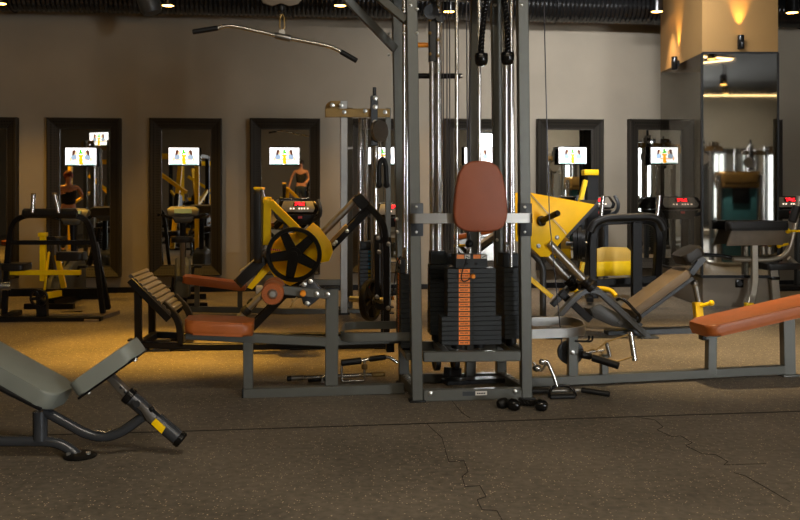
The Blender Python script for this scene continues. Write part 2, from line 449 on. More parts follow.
# ventilation duct along the top of the wall
q = MB(); n = 720; pts = []; rad = []
for i in range(n):
    pts.append(wpt(-9.2+i*20.6/n, -.36, 3.72)); rad.append(1.0 if i % 2 else .9)
q.sweep(pts, [(.22*cos(2*pi*k/18), .22*sin(2*pi*k/18)) for k in range(18)], None, rad=rad)
t = thing('ventilation_duct', 'black corrugated ventilation duct along the top of the wall', 'duct', (0, 0, 0))
q.build('hose', 'duct_black', t, 20)
q = MB()
for i in range(12): q.box(wpt(-8.2+i*1.7, -.36, 4.09), (.012, .03, .32)); q.tube([wpt(-8.2+i*1.7, -.36, 3.72)+V((0, .228*cos(a), .228*sin(a))) for a in [2*pi*k/20 for k in range(20)]], .007, 6, closed=True)
q.build('hanger', 'black_metal', t)
# ceiling spot lamps
def make_lamp(lbl, loc, size=1.):
    t = thing('ceiling_spotlight', lbl, 'ceiling light', loc, 0, 'ceiling spotlights')
    q = MB(); q.lathe([(.07*size, .012), (.075*size, 0), (.075*size, .2), (.05*size, .22), (0, .22)], (0, 0, 0), n=24); q.build('housing', 'black_satin', t)
    q = MB(); q.cyl((0, 0, .2), (0, 0, CZ-loc[2]), .012); q.build('stem', 'black_metal', t)
    q = MB(); q.lathe([(0, .004), (.066*size, .004), (.066*size, .02), (0, .02)], (0, 0, 0)); q.build('bulb', 'lamp_warm', t)
    return t
def cpt(px, py, Y): return V(((px-HX)/FOC*Y, Y, CH-(py-HY)/FOC*Y))
lamp_spots = [(168, 6, 10.4, 'ceiling spotlight above the second mirror from the left'), (340, 6, 10.6, 'ceiling spotlight above the yellow leg press'),
  (0, 4, 10.3, 'ceiling spotlight at the top left corner'), (449, 12, 11.2, 'ceiling spotlight between the posts of the multi gym'), (657, 12, 11.1, 'ceiling spotlight left of the column'), (792, 13, 10.8, 'ceiling spotlight right of the column')]
for px, py, Y, lb in lamp_spots: make_lamp(lb, cpt(px, py, Y))
t = thing('ceiling_speaker', 'grey cylinder fitting hanging at the ceiling in the top left', 'speaker', cpt(153, 14, 10.0))
q = MB(); q.lathe([(.0, 0), (.10, .01), (.12, .06), (.12, .34), (.05, .37), (0, .37)], (0, 0, 0), (-.35, 0, 1), n=24); q.build('housing', 'dark_grey', t)
q = MB(); q.cyl((-.11, 0, .34), (-.11, 0, CZ-cpt(153, 14, 10).z), .015); q.build('stem', 'black_metal', t)
# ------------------------------------------------------------------ the multi gym in the middle
G = Loc(floor_at(417, 401)); P = G.P; F = G.F
RW = .52                                       # depth of the middle frame
gym = thing('multi_gym', 'large grey multi gym with orange numbered weight stacks and brown back pad in the middle', 'gym machine', G.o, YAW)
PS = .066
def post(p0, p1, w, name='post', m='gym_grey', sz=PS, py1=-60):
    q = MB(); a = F(p0, w, 0); b = P(p1, py1, w); a.z = .004
    q.beam(a, b, sz, sz, up=(0, 1, 0)); return q.build(name, m, gym)
def bolts(q, pts, r=.009, d=(0, -1, 0)):
    q.pieces = getattr(q, 'pieces', [])+[(lambda k, p=p: k.lathe([(r*1.3, 0), (r*1.3, .003), (r, .004), (r, .009), (r*.6, .011), (0, .011)], p, d, 8)) for p in pts]
fl = post(417, 410.5, 0); fr = post(526, 521.5, 0)
rl = post(404, 395.5, RW); rr = post(501, 495, RW)
post(470, 476.5, RW-.02)
for o, px0, px1, w in ((fl, 417, 410.5, 0), (fr, 526, 521.5, 0)):
    q = MB(); bolts(q, [P(416.2 if o == fl else 524.6, y, w-PS/2) for y in (207, 232)]); bolts(q, [P(px1, 5, w-PS/2)])
    q.build('bolt', 'bolt', o)
q = MB()
for px, y in ((397, 219), (397.5, 232), (495, 5), (495, 208), (497, 240)): bolts(q, [P(px, y, (RW if px > 400 else RW)-PS/2)])
q.build('bolt', 'bolt', rr)
for px, w in ((417, 0), (526, 0), (404, RW), (501, RW)):
    q = MB(); a = F(px, w, 0); q.box(a+V((0, 0, .006)), (.1, .1, .012), bev=.003); q.build('foot', 'rubber', gym)
def rail(name, a, b, h, w, m='gym_grey'):
    q = MB(); q.beam(a, b, w, h); return q.build(name, m, gym)
r1 = rail('rail', P(423, 395, 0), P(522, 393, 0), .07, .05)
q = MB(); bolts(q, [P(430, 393.5, -.026), P(515, 391.5, -.026)], .011); q.build('bolt', 'bolt', r1)
q = MB(); a, b = P(475.5, 393.3, -.0265), P(487, 393, -.0265); q.box((a+b)/2, ((b-a).length, .003, .024)); 
q.build('maker_plate', 'white_label', r1)
q = MB()
for k in range(5):
    c = a+(b-a)*(.18+.15*k); q.box(c+V((0, -.002, 0)), (.0085, .001, .007))
q.build('maker_print', 'black_metal', r1)
q = MB(); a, b = P(462.5, 393.8, -.0265), P(475, 393.3, -.0265); q.box((a+b)/2, ((b-a).length, .003, .026)); q.build('maker_plate', 'dark_grey', r1)
rail('rail', P(423, 356.5, 0), P(520, 355.5, 0), .062, .05)
rail('rail', P(408, 378, RW), P(498, 377, RW), .06, .05)
rail('rail', P(408, 346, RW), P(498, 345, RW), .06, .05)
for px0, px1 in ((417, 404), (526, 501)):
    a = F(px0, .033, .04); b = F(px1, RW-.033, .04)
    s = rail('side_rail', a, b, .06, .05); q = MB(); bolts(q, [a+(b-a)*t+V((0, 0, .03)) for t in (.3, .5, .7, .85)], .014, (0, 0, 1)); q.build('bolt', 'bolt', s)
    rail('side_rail', F(px0, .033, .27), F(px1, RW-.033, .27), .06, .05)
# top: beams out of the picture that carry pulleys and the lat arm
ZT = 2.58
def tp(px, w): p = P(px, 0, w); p.z = ZT; return p
rail('top_beam', tp(410, 0), tp(521, 0), .07, .06); rail('top_beam', tp(395, RW), tp(495, RW), .07, .06)
arm_y = .26
rail('lat_arm', tp(520, arm_y), tp(262, arm_y), .075, .06)
q = MB(); q.beam(P(342, -6, arm_y), P(395, 49, RW-.06), .05, .045, up=(0, 1, 0)); q.build('brace', 'gym_grey', gym)
q = MB(); q.beam(P(372, -8, .1), P(407, 21, .02), .05, .05, up=(0, 1, 0)); q.build('brace', 'gym_grey', gym)
q = MB(); bolts(q, [P(389, 34, RW-.12), P(389, 55, RW-.12), P(404, 9, -.035), P(404, 33, -.035), P(417, 9, -.035), P(417, 33, -.035)], .008); q.build('bolt', 'bolt', rl)

# weight stacks
def stack(u, w, ang, n, n_wide, z0, ph, wn, ww, dep, labels, rods, head=(.2, .09), headz=None, pin=True, hole=.0, lab_dx=0.):
    M = Matrix.Translation(V((u, w, 0))) @ Matrix.Rotation(ang, 4, 'Z')
    def X(x, y, z): return M @ V((x, y, z))
    M3 = M.to_3x3()
    top = z0+n*ph
    for i in range(n):
        wd = ww if i < n_wide else wn
        q = MB(); q.box(X(0, 0, z0+(i+.5)*ph), (wd, dep, ph-.0016), M3, bev=.0016, seg=1)
        p = q.build('weight_plate', 'plate', gym)
        if labels:
            q = MB(); c = X(lab_dx, -dep/2-.0006, z0+(i+.5)*ph); q.box(c, (.07, .0014, ph*.8), M3); q.build('weight_label', 'orange_label', p)
            q = MB()
            rnd = random.Random(i)
            for k in range(2):                 # the two small printed figures
                for j in range(3):
                    q.box(X(lab_dx-.022+.026*k+.008*j*.9, -dep/2-.0016, z0+(i+.5)*ph+rnd.uniform(-.001, .001)), (.004, .001, ph*.32), M3)
            q.build('number_print', 'hair_print', p)
            q = MB(); q.cyl(X(lab_dx+.053, -dep/2-.0012, z0+(i+.5)*ph), X(lab_dx+.053, -dep/2+.004, z0+(i+.5)*ph), .0085, 12); q.build('pin_hole', 'rubber', p)
    q = MB(); q.box(X(0, 0, top+head[1]/2+.002), (head[0], dep*.9, head[1]), M3, bev=.003, seg=1); hb = q.build('stack_head', 'plate', gym)
    if labels:
        for s in (-1, 1):
            q = MB(); q.box(X(s*.052-.018, -dep*.45-.001, top+head[1]-.012), (.046, .002, .026), M3); q.build('head_label', 'orange_label', hb)
            q = MB(); q.box(X(s*.052+.026, -dep*.45-.001, top+head[1]-.012), (.034, .002, .026), M3); q.build('head_label', 'white_label', hb)
            q = MB(); q.beam(X(s*.052+.014, -dep*.45-.003, top+head[1]-.012-.006*s), X(s*.052+.038, -dep*.45-.003, top+head[1]-.012+.006*s), .003, .008, up=(0, 1, 0)); q.build('arrow_print', 'rubber', hb)
            q = MB(); bolts(q, [X(s*.03, -dep*.45, top+head[1]*.35)], .006); q.build('bolt', 'rubber', hb)
    for x in rods:
        q = MB(); q.cyl(X(x, 0, z0-.05), X(x, 0, ZT), .0125, 14); q.build('guide_rod', 'chrome', gym)
        q = MB(); q.lathe([(.034, 0), (.036, .02), (.034, z0-.295-.0)] if z0 > .32 else [(.03, 0), (.03, .02)], X(x, 0, .292 if z0 > .32 else z0-.022)); q.build('bumper', 'rubber', gym)
    q = MB(); q.cyl(X(0, 0, top+head[1]), X(0, 0, top+head[1]+.05), .012); q.ball(X(0, 0, top+head[1]+.06), .016); q.build('cable_eye', 'chrome', hb)
    q = MB(); q.cyl(X(0, .0, top+head[1]+.05), X(0, 0, ZT), .0035, 6); q.build('cable', 'cable', gym)
    return X, top
ZB = P(471, 345, .08).z
PH = (P(471, 268.5, .08).z-ZB)/16
uc = P(471.8, 300, .08).x
X, top = stack(uc, .15, 0, 16, 6, ZB, PH, .303, .376, .14, True, (-.083, .06), head=(.2, .085), lab_dx=-.047)
q = MB(); c = P(472.3, 276, .075); q.lathe([(0, -.008), (.011, -.008), (.015, .0), (.015, .012), (.007, .018), (.006, .04), (.006, .05)], c+V((0, -.035, 0)), (0, 1, 0)); q.build('selector_pin', 'orange_knob', gym)
q = MB(); q.tube([P(x, y, w) for x, y, w in ((466.5, 258, .07), (465, 264, .05), (462, 271, .045), (461, 278, .045), (463, 282, .045), (467, 281, .04), (470, 278.5, .04))], .004, 8, .03); q.build('pin_cord', 'rubber', gym)
q = MB(); q.cyl(P(469.5, 256, .15), P(469.5, 246, .15), .012); q.build('cable_stem', 'chrome', gym)
q = MB(); q.ball(P(469.3, 243.8, .15), .026, 16); q.build('cable_stopper', 'rubber', gym)
# three more stacks round the other sides of the frame
def side_stack(px, w, ang, pyt, n, nw, z0, ph, wn, ww, dep, rods, lab, head):
    u = P(px, 300, w).x
    return stack(u, w, ang, n, nw, z0, ph, wn, ww, dep, lab, rods, head)
side_stack(405.5, .27, -pi/2, 269, 15, 6, .30, .0305, .27, .30, .09, (-.075, .075), True, (.16, .085))
side_stack(437.5, .44, pi/2, 266, 15, 5, .34, .0305, .12, .14, .115, (-.03, .03), False, (.1, .085))
side_stack(508.5, .30, pi/2, 266, 15, 5, .34, .0300, .26, .30, .115, (-.07, .07), False, (.16, .085))
q = MB(); q.box(P(445.5, 259, .43), (.13, .06, .075), bev=.003); q.build('pulley_bracket', 'plate', gym)
q = MB(); q.tube([P(401, 256, .2), P(397, 262, .2), P(394, 285, .2), P(391.5, 300, .2)], .004, 8, .05); q.build('pin_cord', 'rubber', gym)
q = MB(); q.lathe([(.011, 0), (.013, .012), (.006, .02)], P(394, 298, .25), (-1, 0, 0)); q.build('selector_pin', 'orange_knob', gym)
# stack supports
for px, w in ((437.5, .44), (508.5, .30), (405.5, .27)):
    q = MB(); a = P(px, 300, w); q.beam(V((a.x, .04, .262)), V((a.x, RW-.04, .262)), .05, .045); q.build('stack_support', 'gym_grey', gym)
# free cables, carriage and chin grips at the rear
for pts in ([P(443, -60, .33), P(443.5, 250, .33)], [P(447, -60, .36), P(447, 240, .36)], [P(449.5, -60, .36), P(450, 250, .36)],
            [P(466, -60, .1), P(467.5, 150, .1), P(468.5, 246, .15)], [P(542.5, -60, .3), P(546, 90, .3), P(549.5, 220, .3), P(562, 345, .3)]):
    q = MB(); q.tube(pts, .0038, 6); q.build('cable', 'cable', gym)
q = MB(); q.beam(P(434, 2, .44), P(434, 62, .44), .055, .07, up=(1, 0, 0)); q.lathe([(.05, -.012), (.05, .012)], P(431, 12, .39), (0, 1, 0)); q.lathe([(.03, -.015), (.03, .015)], P(440, 18, .39), (0, 1, 0)); q.build('pulley_carriage', 'dark_grey', gym)
q = MB(); bolts(q, [P(430, y, .40) for y in (5, 20, 33, 54)]+[P(438, y, .40) for y in (8, 16, 40, 56)], .009); q.build('bolt', 'gold_frame', gym)
for px in (431.5, 438.5):
    q = MB(); q.cyl(P(px+1, 255, .44), P(px, -60, .44), .019, 14); q.build('carriage_rod', 'chrome', gym)
for px in (503.8, 510.5):
    q = MB(); q.cyl(P(px+3, 255, .4), P(px, -60, .4), .015, 14); q.build('carriage_rod', 'chrome', gym)
q = MB(); q.cyl(P(417, 45, .40), P(428, 45, .40), .016, 12, .003); q.build('pop_pin', 'orange_knob', gym)
q = MB(); q.cyl(P(415, 76, .48), P(460, 76, .48), .018, 12, .003); cg = q.build('chin_grip', 'rubber', gym)
q = MB(); q.cyl(P(460, 76, .48), P(462, 76, .48), .016); q.build('end_cap', 'chrome', cg)
# back pad and its bent bar
q = MB()
pad = [(454, 214), (454.6, 202), (456.2, 188), (459, 174), (464, 165.5), (471, 161.3), (481, 160.3), (491, 161.6), (498, 166), (502.5, 174), (505.8, 188), (507.4, 202), (508, 214), (506.5, 222), (503.5, 227.5), (498, 230.5), (489, 232), (472, 232), (464, 230.5), (458, 227), (455, 221.5)]
q.prism([P(x, y, -.2) for x, y in reversed(pad)], (0, .065, 0), .013, 4)
q.build('back_pad', 'brown_leather', gym, 60)
q = MB(); q.bar([P(413, 218, .03), P(411, 218.5, -.115), P(532, 218, -.115), P(529, 218, .03)], .012, .06, up=(0, 0, 1), fil=.03); q.build('pad_bar', 'steel', gym)
q = MB(); q.box(P(481, 218, -.125), (.2, .018, .09), bev=.003); q.build('pad_plate', 'black_metal', gym)
q = MB(); q.beam(P(479, 218, -.1), P(477, 218, RW-.1), .05, .05); q.build('pad_stem', 'gym_grey', gym)
for px in (416.4, 524.6):
    q = MB(); q.box(P(px, 219.5, -.002), (.075, .075, .2), bev=.004); q.build('joint_sleeve', 'dark_grey', gym)
# low pulley inside the base
q = MB(); q.beam(P(444, 382, .2), P(502, 379, .3), .1, .03); q.beam(P(447, 372, .25), P(458, 372, .42), .05, .06); q.build('pulley_block', 'black_metal', gym)
for px, w in ((436.5, .38), (455, .3)):
    q = MB(); q.lathe([(.02, -.012), (.055, -.012), (.062, -.016), (.062, .016), (.055, .012), (.02, .012)], P(px, 361, w), (1, .1, 0), 24); q.build('pulley_wheel', 'rubber', gym)

# ---- left seat with leg curl arm
wl = G.P(245, 398).y
Ysol = floor_at(245, 398); WLr = (-(Ysol.x-G.o.x)*sin(YAW)+(Ysol.y-G.o.y)*cos(YAW))+.03
PL = lambda x, y, w=0.: P(x, y, WLr+w)
q = MB(); q.beam(PL(242, 393), PL(404, 388), .06, .06); q.build('left_base_rail', 'gym_grey', gym)
q = MB(); q.box(PL(243, 393), (.012, .066, .066), bev=.003); q.build('end_cap', 'rubber', gym)
q = MB(); q.box(PL(252, 398.3), (.08, .07, .012)); q.build('foot', 'rubber', gym)
q = MB(); q.beam(PL(248, 340), PL(248.5, 388), .06, .055, up=(0, 1, 0)); q.build('left_seat_leg', 'gym_grey', gym)
q = MB(); q.beam(PL(186, 334.5), PL(328, 341.5), .06, .056); q.build('left_seat_beam', 'gym_grey', gym)
q = MB(); q.beam(PL(332, 288), PL(331.5, 385), .08, .06, up=(0, 1, 0)); q.build('left_upright', 'gym_grey', gym)
q = MB(); q.box(PL(332, 288), (.09, .07, .01), bev=.003); q.build('end_cap', 'rubber', gym)
q = MB(); q.cushion(PL(186.5, 324), PL(253.5, 327), .3, .085, .06, .03); q.build('left_seat_pad', 'orange_leather', gym)
q = MB(); q.beam(PL(276, 289.5, -.06), PL(330, 294.5, -.06), .03, .055); la = q.build('leg_curl_arm', 'gym_grey', gym)
q = MB(); q.prism([PL(x, y, -.03) for x, y in ((300, 290), (308, 280), (312, 279), (321, 289), (326, 292), (320, 298), (309, 307), (303, 304))], (0, .1, 0), .003); q.build('cam_plate', 'dark_grey', la)
q = MB(); bolts(q, [PL(x, y, -.052) for x, y in ((304, 284.5), (310.5, 281.5), (307, 303.5))], .012)
bolts(q, [PL(316.5, 294, -.076), PL(327.5, 294.5, -.076)], .012); q.build('bolt', 'bolt', la)
q = MB(); q.lathe([(.0, -.045), (.017, -.045), (.019, -.04), (.019, -.005), (.01, 0), (.01, .03)], PL(303, 293, -.08), (0, 1, 0)); q.build('adjust_knob', 'orange_knob', la)
q = MB(); q.tube([PL(297, 297, -.05), PL(294, 301, -.06), PL(290.5, 307.5, -.06)], .006, 8); q.tube([PL(294, 301, -.06), PL(292, 299, -.06)], .008, 8); q.build('latch', 'gold_frame', la)
c = PL(273.5, 290.5)
q = MB(); nk = 26
pr = []
q.lathe([(.03, -.2), (.062, -.2), (.068, -.185), (.068, -.03), (.062, -.02), (.03, -.02)], c, (0, 1, 0), 28)
for k in range(nk):
    a = 2*pi*k/nk; q.beam(c+V((.03*cos(a), -.202, .03*sin(a))), c+V((.062*cos(a), -.202, .062*sin(a))), .006, .007, up=(0, 1, 0), bev=0)
q.lathe([(.03, .02), (.062, .02), (.068, .03), (.068, .185), (.062, .2), (.03, .2)], c, (0, 1, 0), 28)
q.build('roller_pad', 'orange_leather', la)
q = MB(); q.lathe([(0, -.222), (.018, -.22), (.03, -.208), (.032, -.2), (.016, -.19), (.016, .2)], c, (0, 1, 0)); q.build('roller_axle', 'bolt', la)
# bent flat loops between the frame and the two stations
q = MB(); zl = PL(370, 337, -.1).z; LF = lambda x, w: F(x, WLr+w, zl)
q.bar([LF(412, -.1), LF(350, -.1), LF(341, -.04), LF(344, .34), LF(352, .40), LF(408, .40)], .012, .052, up=(0, 0, 1), fil=.06); q.build('left_loop_bar', 'gym_grey', gym)
q = MB(); q.beam(PL(335, 341), PL(408, 338.5), .05, .05); q.build('left_link_beam', 'gym_grey', gym)
q = MB(); q.box(PL(390, 346, .05), (.05, .07, .07), bev=.004); q.build('left_pulley_box', 'black_metal', gym)

# ---- right station: rowing bench
def wr(px): return .288+(px-531)/259*.186+.02
PR = lambda x, y, w=0.: P(x, y, wr(x)+w)
q = MB(); q.beam(PR(528, 382), PR(784, 369.3), .055, .06); q.build('right_base_rail', 'gym_grey', gym)
q = MB(); zr = PR(560, 333, -.12).z; RF = lambda x, w: F(x, wr(x)+w, zr)
q.bar([RF(524, -.12), RF(572, -.12), RF(585, -.05), RF(583, .2), RF(572, .38), RF(560, .42), RF(524, .42)], .012, .062, up=(0, 0, 1), fil=.08); q.build('right_loop_bar', 'steel', gym)
q = MB(); q.beam(PR(572.5, 334), PR(572.5, 378), .066, .05, up=(0, 1, 0)); q.build('right_pulley_post', 'gym_grey', gym)
q = MB(); cc = PR(571, 353, .045)
s_ = cc.y
q.prism([P(571+13.*cos(a)*1.0, 352.5+12.5*sin(a), s_) for a in [2*pi*k/26 for k in range(26)]], (0, .03, 0), .002); q.build('pulley_disc', 'dark_grey', gym)
q = MB(); bolts(q, [PR(572.5, 353, -.026)], .014); q.build('bolt', 'bolt', gym)
q = MB()
for dw in (-.03, .03): q.tube([PR(575, 341, dw), PR(586 if dw < 0 else 590, 341.5, dw), PR(589 if dw < 0 else 592.5, 340, dw), PR(589 if dw < 0 else 592.5, 335.5, dw)], .007, 8, .015)
q.build('hook', 'black_metal', gym)
q = MB(); q.beam(PR(604, 354), PR(604, 376), .05, .05, up=(0, 1, 0)); q.build('foot_stop', 'gym_grey', gym)
q = MB(); q.beam(PR(711, 336), PR(710.5, 374), .062, .062, up=(0, 1, 0)); q.build('right_bench_leg', 'gym_grey', gym)
q = MB(); q.beam(PR(787, 318), PR(788, 374), .085, .062, up=(0, 1, 0)); q.build('right_bench_leg', 'gym_grey', gym)
q = MB(); q.box(PR(788, 374.6), (.13, .12, .012), bev=.003); q.build('foot', 'gym_grey', gym)
q = MB(); q.beam(PR(702, 336.5), PR(860, 295), .06, .05); q.build('right_bench_beam', 'gym_grey', gym)
q = MB(); q.box(PR(702.5, 336.5), (.03, .064, .045), bev=.003); q.build('end_cap', 'rubber', gym)
q = MB(); q.cushion(PR(698, 329, 0), PR(880, 287, 0), .33, .078, .07, .026); q.build('right_bench_pad', 'orange_leather', gym)

# ---- handles and ropes hung on or lying round it
def at_floor(px, py): return floor_at(px, py)
def metal_thing(name, label, cat, px, py, grp=None):
    L = Loc(floor_at(px, py)); return L, thing(name, label, cat, L.o, YAW, grp)
t = thing('lat_bar', 'long bent chrome lat bar hanging above the multi gym at upper left', 'exercise bar', P(0, 0, 0)*0+G.o, YAW)
lb = [(217, 28.5), (222, 26.5), (230, 25.8), (239, 27.2), (270, 34), (283, 37), (324, 45), (330, 46.5), (336, 49), (342, 52.5)]
q = MB(); q.tube([P(x, y, arm_y) for x, y in lb], .0125, 12, .02); q.build('bar', 'chrome', t)
for a, b in (((192.5, 32), (218, 28)), ((340.5, 51.5), (357, 61))):
    q = MB(); q.cyl(P(*a, arm_y), P(*b, arm_y), .0165, 14, .004); q.build('grip', 'rubber', t)
q = MB(); q.lathe([(.018, -.05), (.02, -.045), (.02, .045), (.018, .05)], P(283, 37, arm_y), P(300, 40.5, arm_y)-P(283, 37, arm_y)); q.lathe([(.012, -.006), (.02, -.006), (.02, .006), (.012, .006)], P(282, 32.5, arm_y), (0, 1, 0)); q.build('centre_sleeve', 'steel', t)
q = MB(); q.tube([P(x, y, arm_y) for x, y in ((281.5, 32), (279.5, 27), (280, 18), (282, 13), (284.2, 18), (284.5, 27))], .0055, 8, .02, closed=True); q.build('carabiner', 'gold_frame', t)
q = MB(); q.tube([P(282, 14, arm_y), P(281.5, 8, arm_y)], .006, 8); q.lathe([(0, -.024), (.02, -.02), (.026, 0), (.02, .02), (0, .024)], P(281.5, 8, arm_y)); q.build('cable_stopper', 'rubber', t)
q = MB(); q.prism([P(x, y, arm_y-.045) for x, y in ((258, -8), (304, -8), (303, -2), (298, 4), (289, 6), (281, 3), (272, 6), (263, 3))], (0, .015, 0), .004)
q.prism([P(x, y, arm_y+.03) for x, y in ((258, -8), (304, -8), (303, -2), (298, 4), (289, 6), (281, 3), (272, 6), (263, 3))], (0, .015, 0), .004)
q.beam(P(281, -8, arm_y), V((P(281, -8, arm_y).x, arm_y, ZT)), .05, .05, up=(0, 1, 0)); q.build('pulley_housing', 'tan_panel', gym)
q = MB(); q.tube([P(281.5, 5, arm_y), V((P(281.5, 0, arm_y).x, arm_y, ZT))], .004, 6); q.build('cable', 'cable', gym)
def rope_mb(pts, r, turns):
    q = MB(); pts = [V(p) for p in pts]; fine = fillet(pts, .1, 12); L_ = [0]
    dense = []
    for a, b in zip(fine, fine[1:]):
        k = max(1, int((b-a).length/.006))
        for j in range(k): dense.append(a+(b-a)*j/k)
    dense.append(fine[-1])
    s = 0; prev = dense[0]
    for st in range(3):
        out = []; s = 0; prev = dense[0]
        for i, p in enumerate(dense):
            s += (p-prev).length; prev = p
            d = (dense[min(i+1, len(dense)-1)]-dense[max(i-1, 0)]).normalized()
            e = d.cross(V((.3, 1, .2))).normalized(); f = d.cross(e); a = s*turns+2*pi*st/3
            out.append(p+e*cos(a)*r*.58+f*sin(a)*r*.58)
        q.tube(out, r*.48, 8)
    return q
t = thing('triceps_rope', 'black twisted rope with ball ends hanging between the posts of the multi gym', 'rope', G.o, YAW)
rope_mb([P(481, 57, -.14), P(481.5, 40, -.14), P(484, 15, -.14), P(490, -18, -.14), P(495, -26, -.14), P(500, -18, -.14), P(503, -5, -.14), P(507, 20, -.14), P(508, 57, -.14)], .018, 95).build('rope', 'black_satin', t)
for px, py in ((481.3, 59), (507.5, 58)):
    q = MB(); q.lathe([(0, -.043), (.022, -.041), (.035, -.03), (.04, -.012), (.041, .02), (.037, .033), (.02, .036)], P(px, py, -.14), (0, 0, 1), 20); q.build('ball_end', 'black_satin', t)
q = MB(); q.tube([P(495, -26, -.14), V((P(495, 0, -.14).x, -.14, ZT-.02)), V((P(495, 0, -.14).x, 0, ZT-.02))], .006, 8, .02); q.build('clip', 'chrome', t)

L, t = metal_thing('triceps_rope', 'black rope with two shiny ball ends lying on the floor before the multi gym', 'rope', 520, 409)
zb = .033
q = rope_mb([L.P(511, 403.5, 0), L.P(505, 402, .02), L.F(500, .04, .02), L.F(503, .09, .02), L.F(515, .1, .02), L.F(524, .07, .02), L.F(532, .05, .02), L.P(537, 402, .0)], .017, 95); q.build('rope', 'rubber', t)
for px, w in ((514, -.03), (541.5, -.06)):
    q = MB(); c = L.F(px, w, zb); q.lathe([(0, -.036), (.02, -.034), (.034, -.018), (.036, 0), (.034, .022), (.026, .03), (0, .033)], c, (-.8, .5, .15), 20); q.build('ball_end', 'black_satin', t)
q = MB(); c = L.F(503, .03, .03); q.lathe([(0, -.036), (.02, -.034), (.03, -.018), (.032, 0), (.03, .022), (.02, .03), (0, .033)], c, (.9, .3, .1), 20); q.build('rope_end', 'rubber', t)

L, t = metal_thing('stirrup_attachment', 'black D shaped cable handle with chrome arm lying right of the multi gym post', 'cable handle', 560, 398)
q = MB(); q.cyl(L.P(550, 397, -.02), L.P(575, 396.5, -.02), .017, 12, .004); q.build('grip', 'rubber', t)
q = MB(); q.tube([L.P(549, 397, -.02), L.P(549.5, 391, .01), L.P(554, 386, .03), L.P(566, 385.5, .03), L.P(573, 389, .01), L.P(576, 396, -.02)], .009, 10, .03); q.build('loop', 'black_satin', t)
q = MB(); q.tube([L.P(557, 386, .03), L.P(553, 374, .04), L.P(547, 361, .05), L.P(543, 361, .05)], .011, 10, .03); q.build('arm', 'chrome', t)
q = MB(); q.ball(L.P(537, 368, .09), .03, 14, (1, 1, .8)); q.ball(L.P(542, 362, .06), .02); q.tube([L.P(533, 362, .09), L.P(541, 372, .07), L.P(546, 364, .05)], .008, 8, .02); q.build('swivel', 'chrome', t)
L, t = metal_thing('straight_bar', 'black rubber sleeved straight bar lying on the floor behind the D handle', 'exercise bar', 580, 397)
q = MB(); q.cyl(L.F(532, .06, .03), L.F(549, .05, .03), .017, 12, .004); q.build('grip', 'rubber', t)
q = MB(); q.cyl(L.F(581, .03, .036), L.F(610, -.03, .02), .0175, 12, .006); q.build('grip', 'rubber', t)
q = MB(); q.cyl(L.F(549, .05, .03), L.F(581, .03, .036), .0125); q.build('bar', 'steel', t)
t = thing('rowing_attachment', 'chrome twin row handle with black grip clipped at the low pulley right', 'cable handle', G.o, YAW)
q = MB(); q.cyl(PR(592, 357.5, -.12), PR(619, 366, -.22), .024, 14, .005); q.build('grip', 'rubber', t)
q = MB(); q.cyl(PR(630.2, 331.5, -.1), PR(634.8, 361, -.14), .018, 14, .004); q.build('grip', 'chrome', t)
q = MB(); q.tube([PR(596, 351, -.08), PR(606, 342, -.08), PR(630, 334, -.1)], .006, 8); q.tube([PR(600, 357, -.1), PR(617, 361.5, -.12), PR(634, 356.5, -.14)], .006, 8); q.tube([PR(584, 354, -.06), PR(592, 349, -.07), PR(603, 353, -.08), PR(598, 358, -.1), PR(584, 354, -.06)], .006, 8); q.build('link_rods', 'gold_frame', t)
q = MB(); q.cyl(PR(606.5, 343, -.08), PR(610, 357, -.08), .013, 12, .004); q.tube([PR(584, 353, -.06), PR(604, 350, -.08)], .008, 8); q.build('clip', 'chrome', t)
q = MB(); q.lathe([(.012, -.04), (.024, -.03), (.024, .03), (.012, .04)], PR(586, 355.5, -.06), (1, 0, -.2)); q.build('stopper', 'rubber', t)
# under the left seat
L, t = metal_thing('straight_bar', 'thin chrome straight bar with black tip lying under the left seat arm', 'exercise bar', 340, 383)
q = MB(); q.cyl(L.P(291, 378.3), L.P(384, 374.2), .0135, 12); q.build('bar', 'chrome', t)
q = MB(); q.cyl(L.P(287, 378.6), L.P(291.5, 378.3), .0175, 12, .003); q.build('end_cap', 'rubber', t)
q = MB(); q.cyl(L.P(291.5, 378.2), L.P(304, 377.6), .017, 12, .003); q.build('knurled_end', 'steel', t)
q = MB(); q.cyl(L.P(372, 374.7), L.P(385, 374.1), .017, 12, .003); q.build('knurled_end', 'gold_frame', t)
L, t = metal_thing('rowing_attachment', 'chrome frame handle with two black grips standing under the left seat arm', 'cable handle', 355, 384)
q = MB(); q.cyl(L.P(341, 363, -.03), L.P(361.5, 360.5, -.03), .022, 14, .005); q.build('grip', 'rubber', t)
q = MB(); q.cyl(L.P(369, 359.3, -.03), L.P(386, 357, -.03), .018, 14, .006); q.build('grip', 'rubber', t)
q = MB(); q.tube([L.P(361, 360.6, -.03), L.P(370, 359, -.03)], .011, 10); q.tube([L.P(386, 357, -.03), L.P(390, 357.5, -.03), L.P(398, 363, -.03)], .011, 10, .02)
q.tube([L.P(341.5, 363, -.03), L.P(341.7, 381.5, -.03), L.P(364.5, 380.5, -.03), L.P(364.5, 360, -.03)], .009, 10, .01)
q.tube([L.P(322, 382.5, .02), L.P(322, 378, .02), L.P(331, 371.5, .02)], .009, 8, .01); q.build('frame', 'chrome', t)
q = MB(); q.lathe([(.012, -.02), (.02, -.015), (.02, .015), (.012, .02)], L.P(364.5, 366.5, -.03)); q.build('swivel', 'gold_frame', t)
q = MB(); q.cyl(L.P(308, 379.5, .06), L.P(330, 377.5, .06), .02, 12, .005); q.build('grip', 'rubber', t)
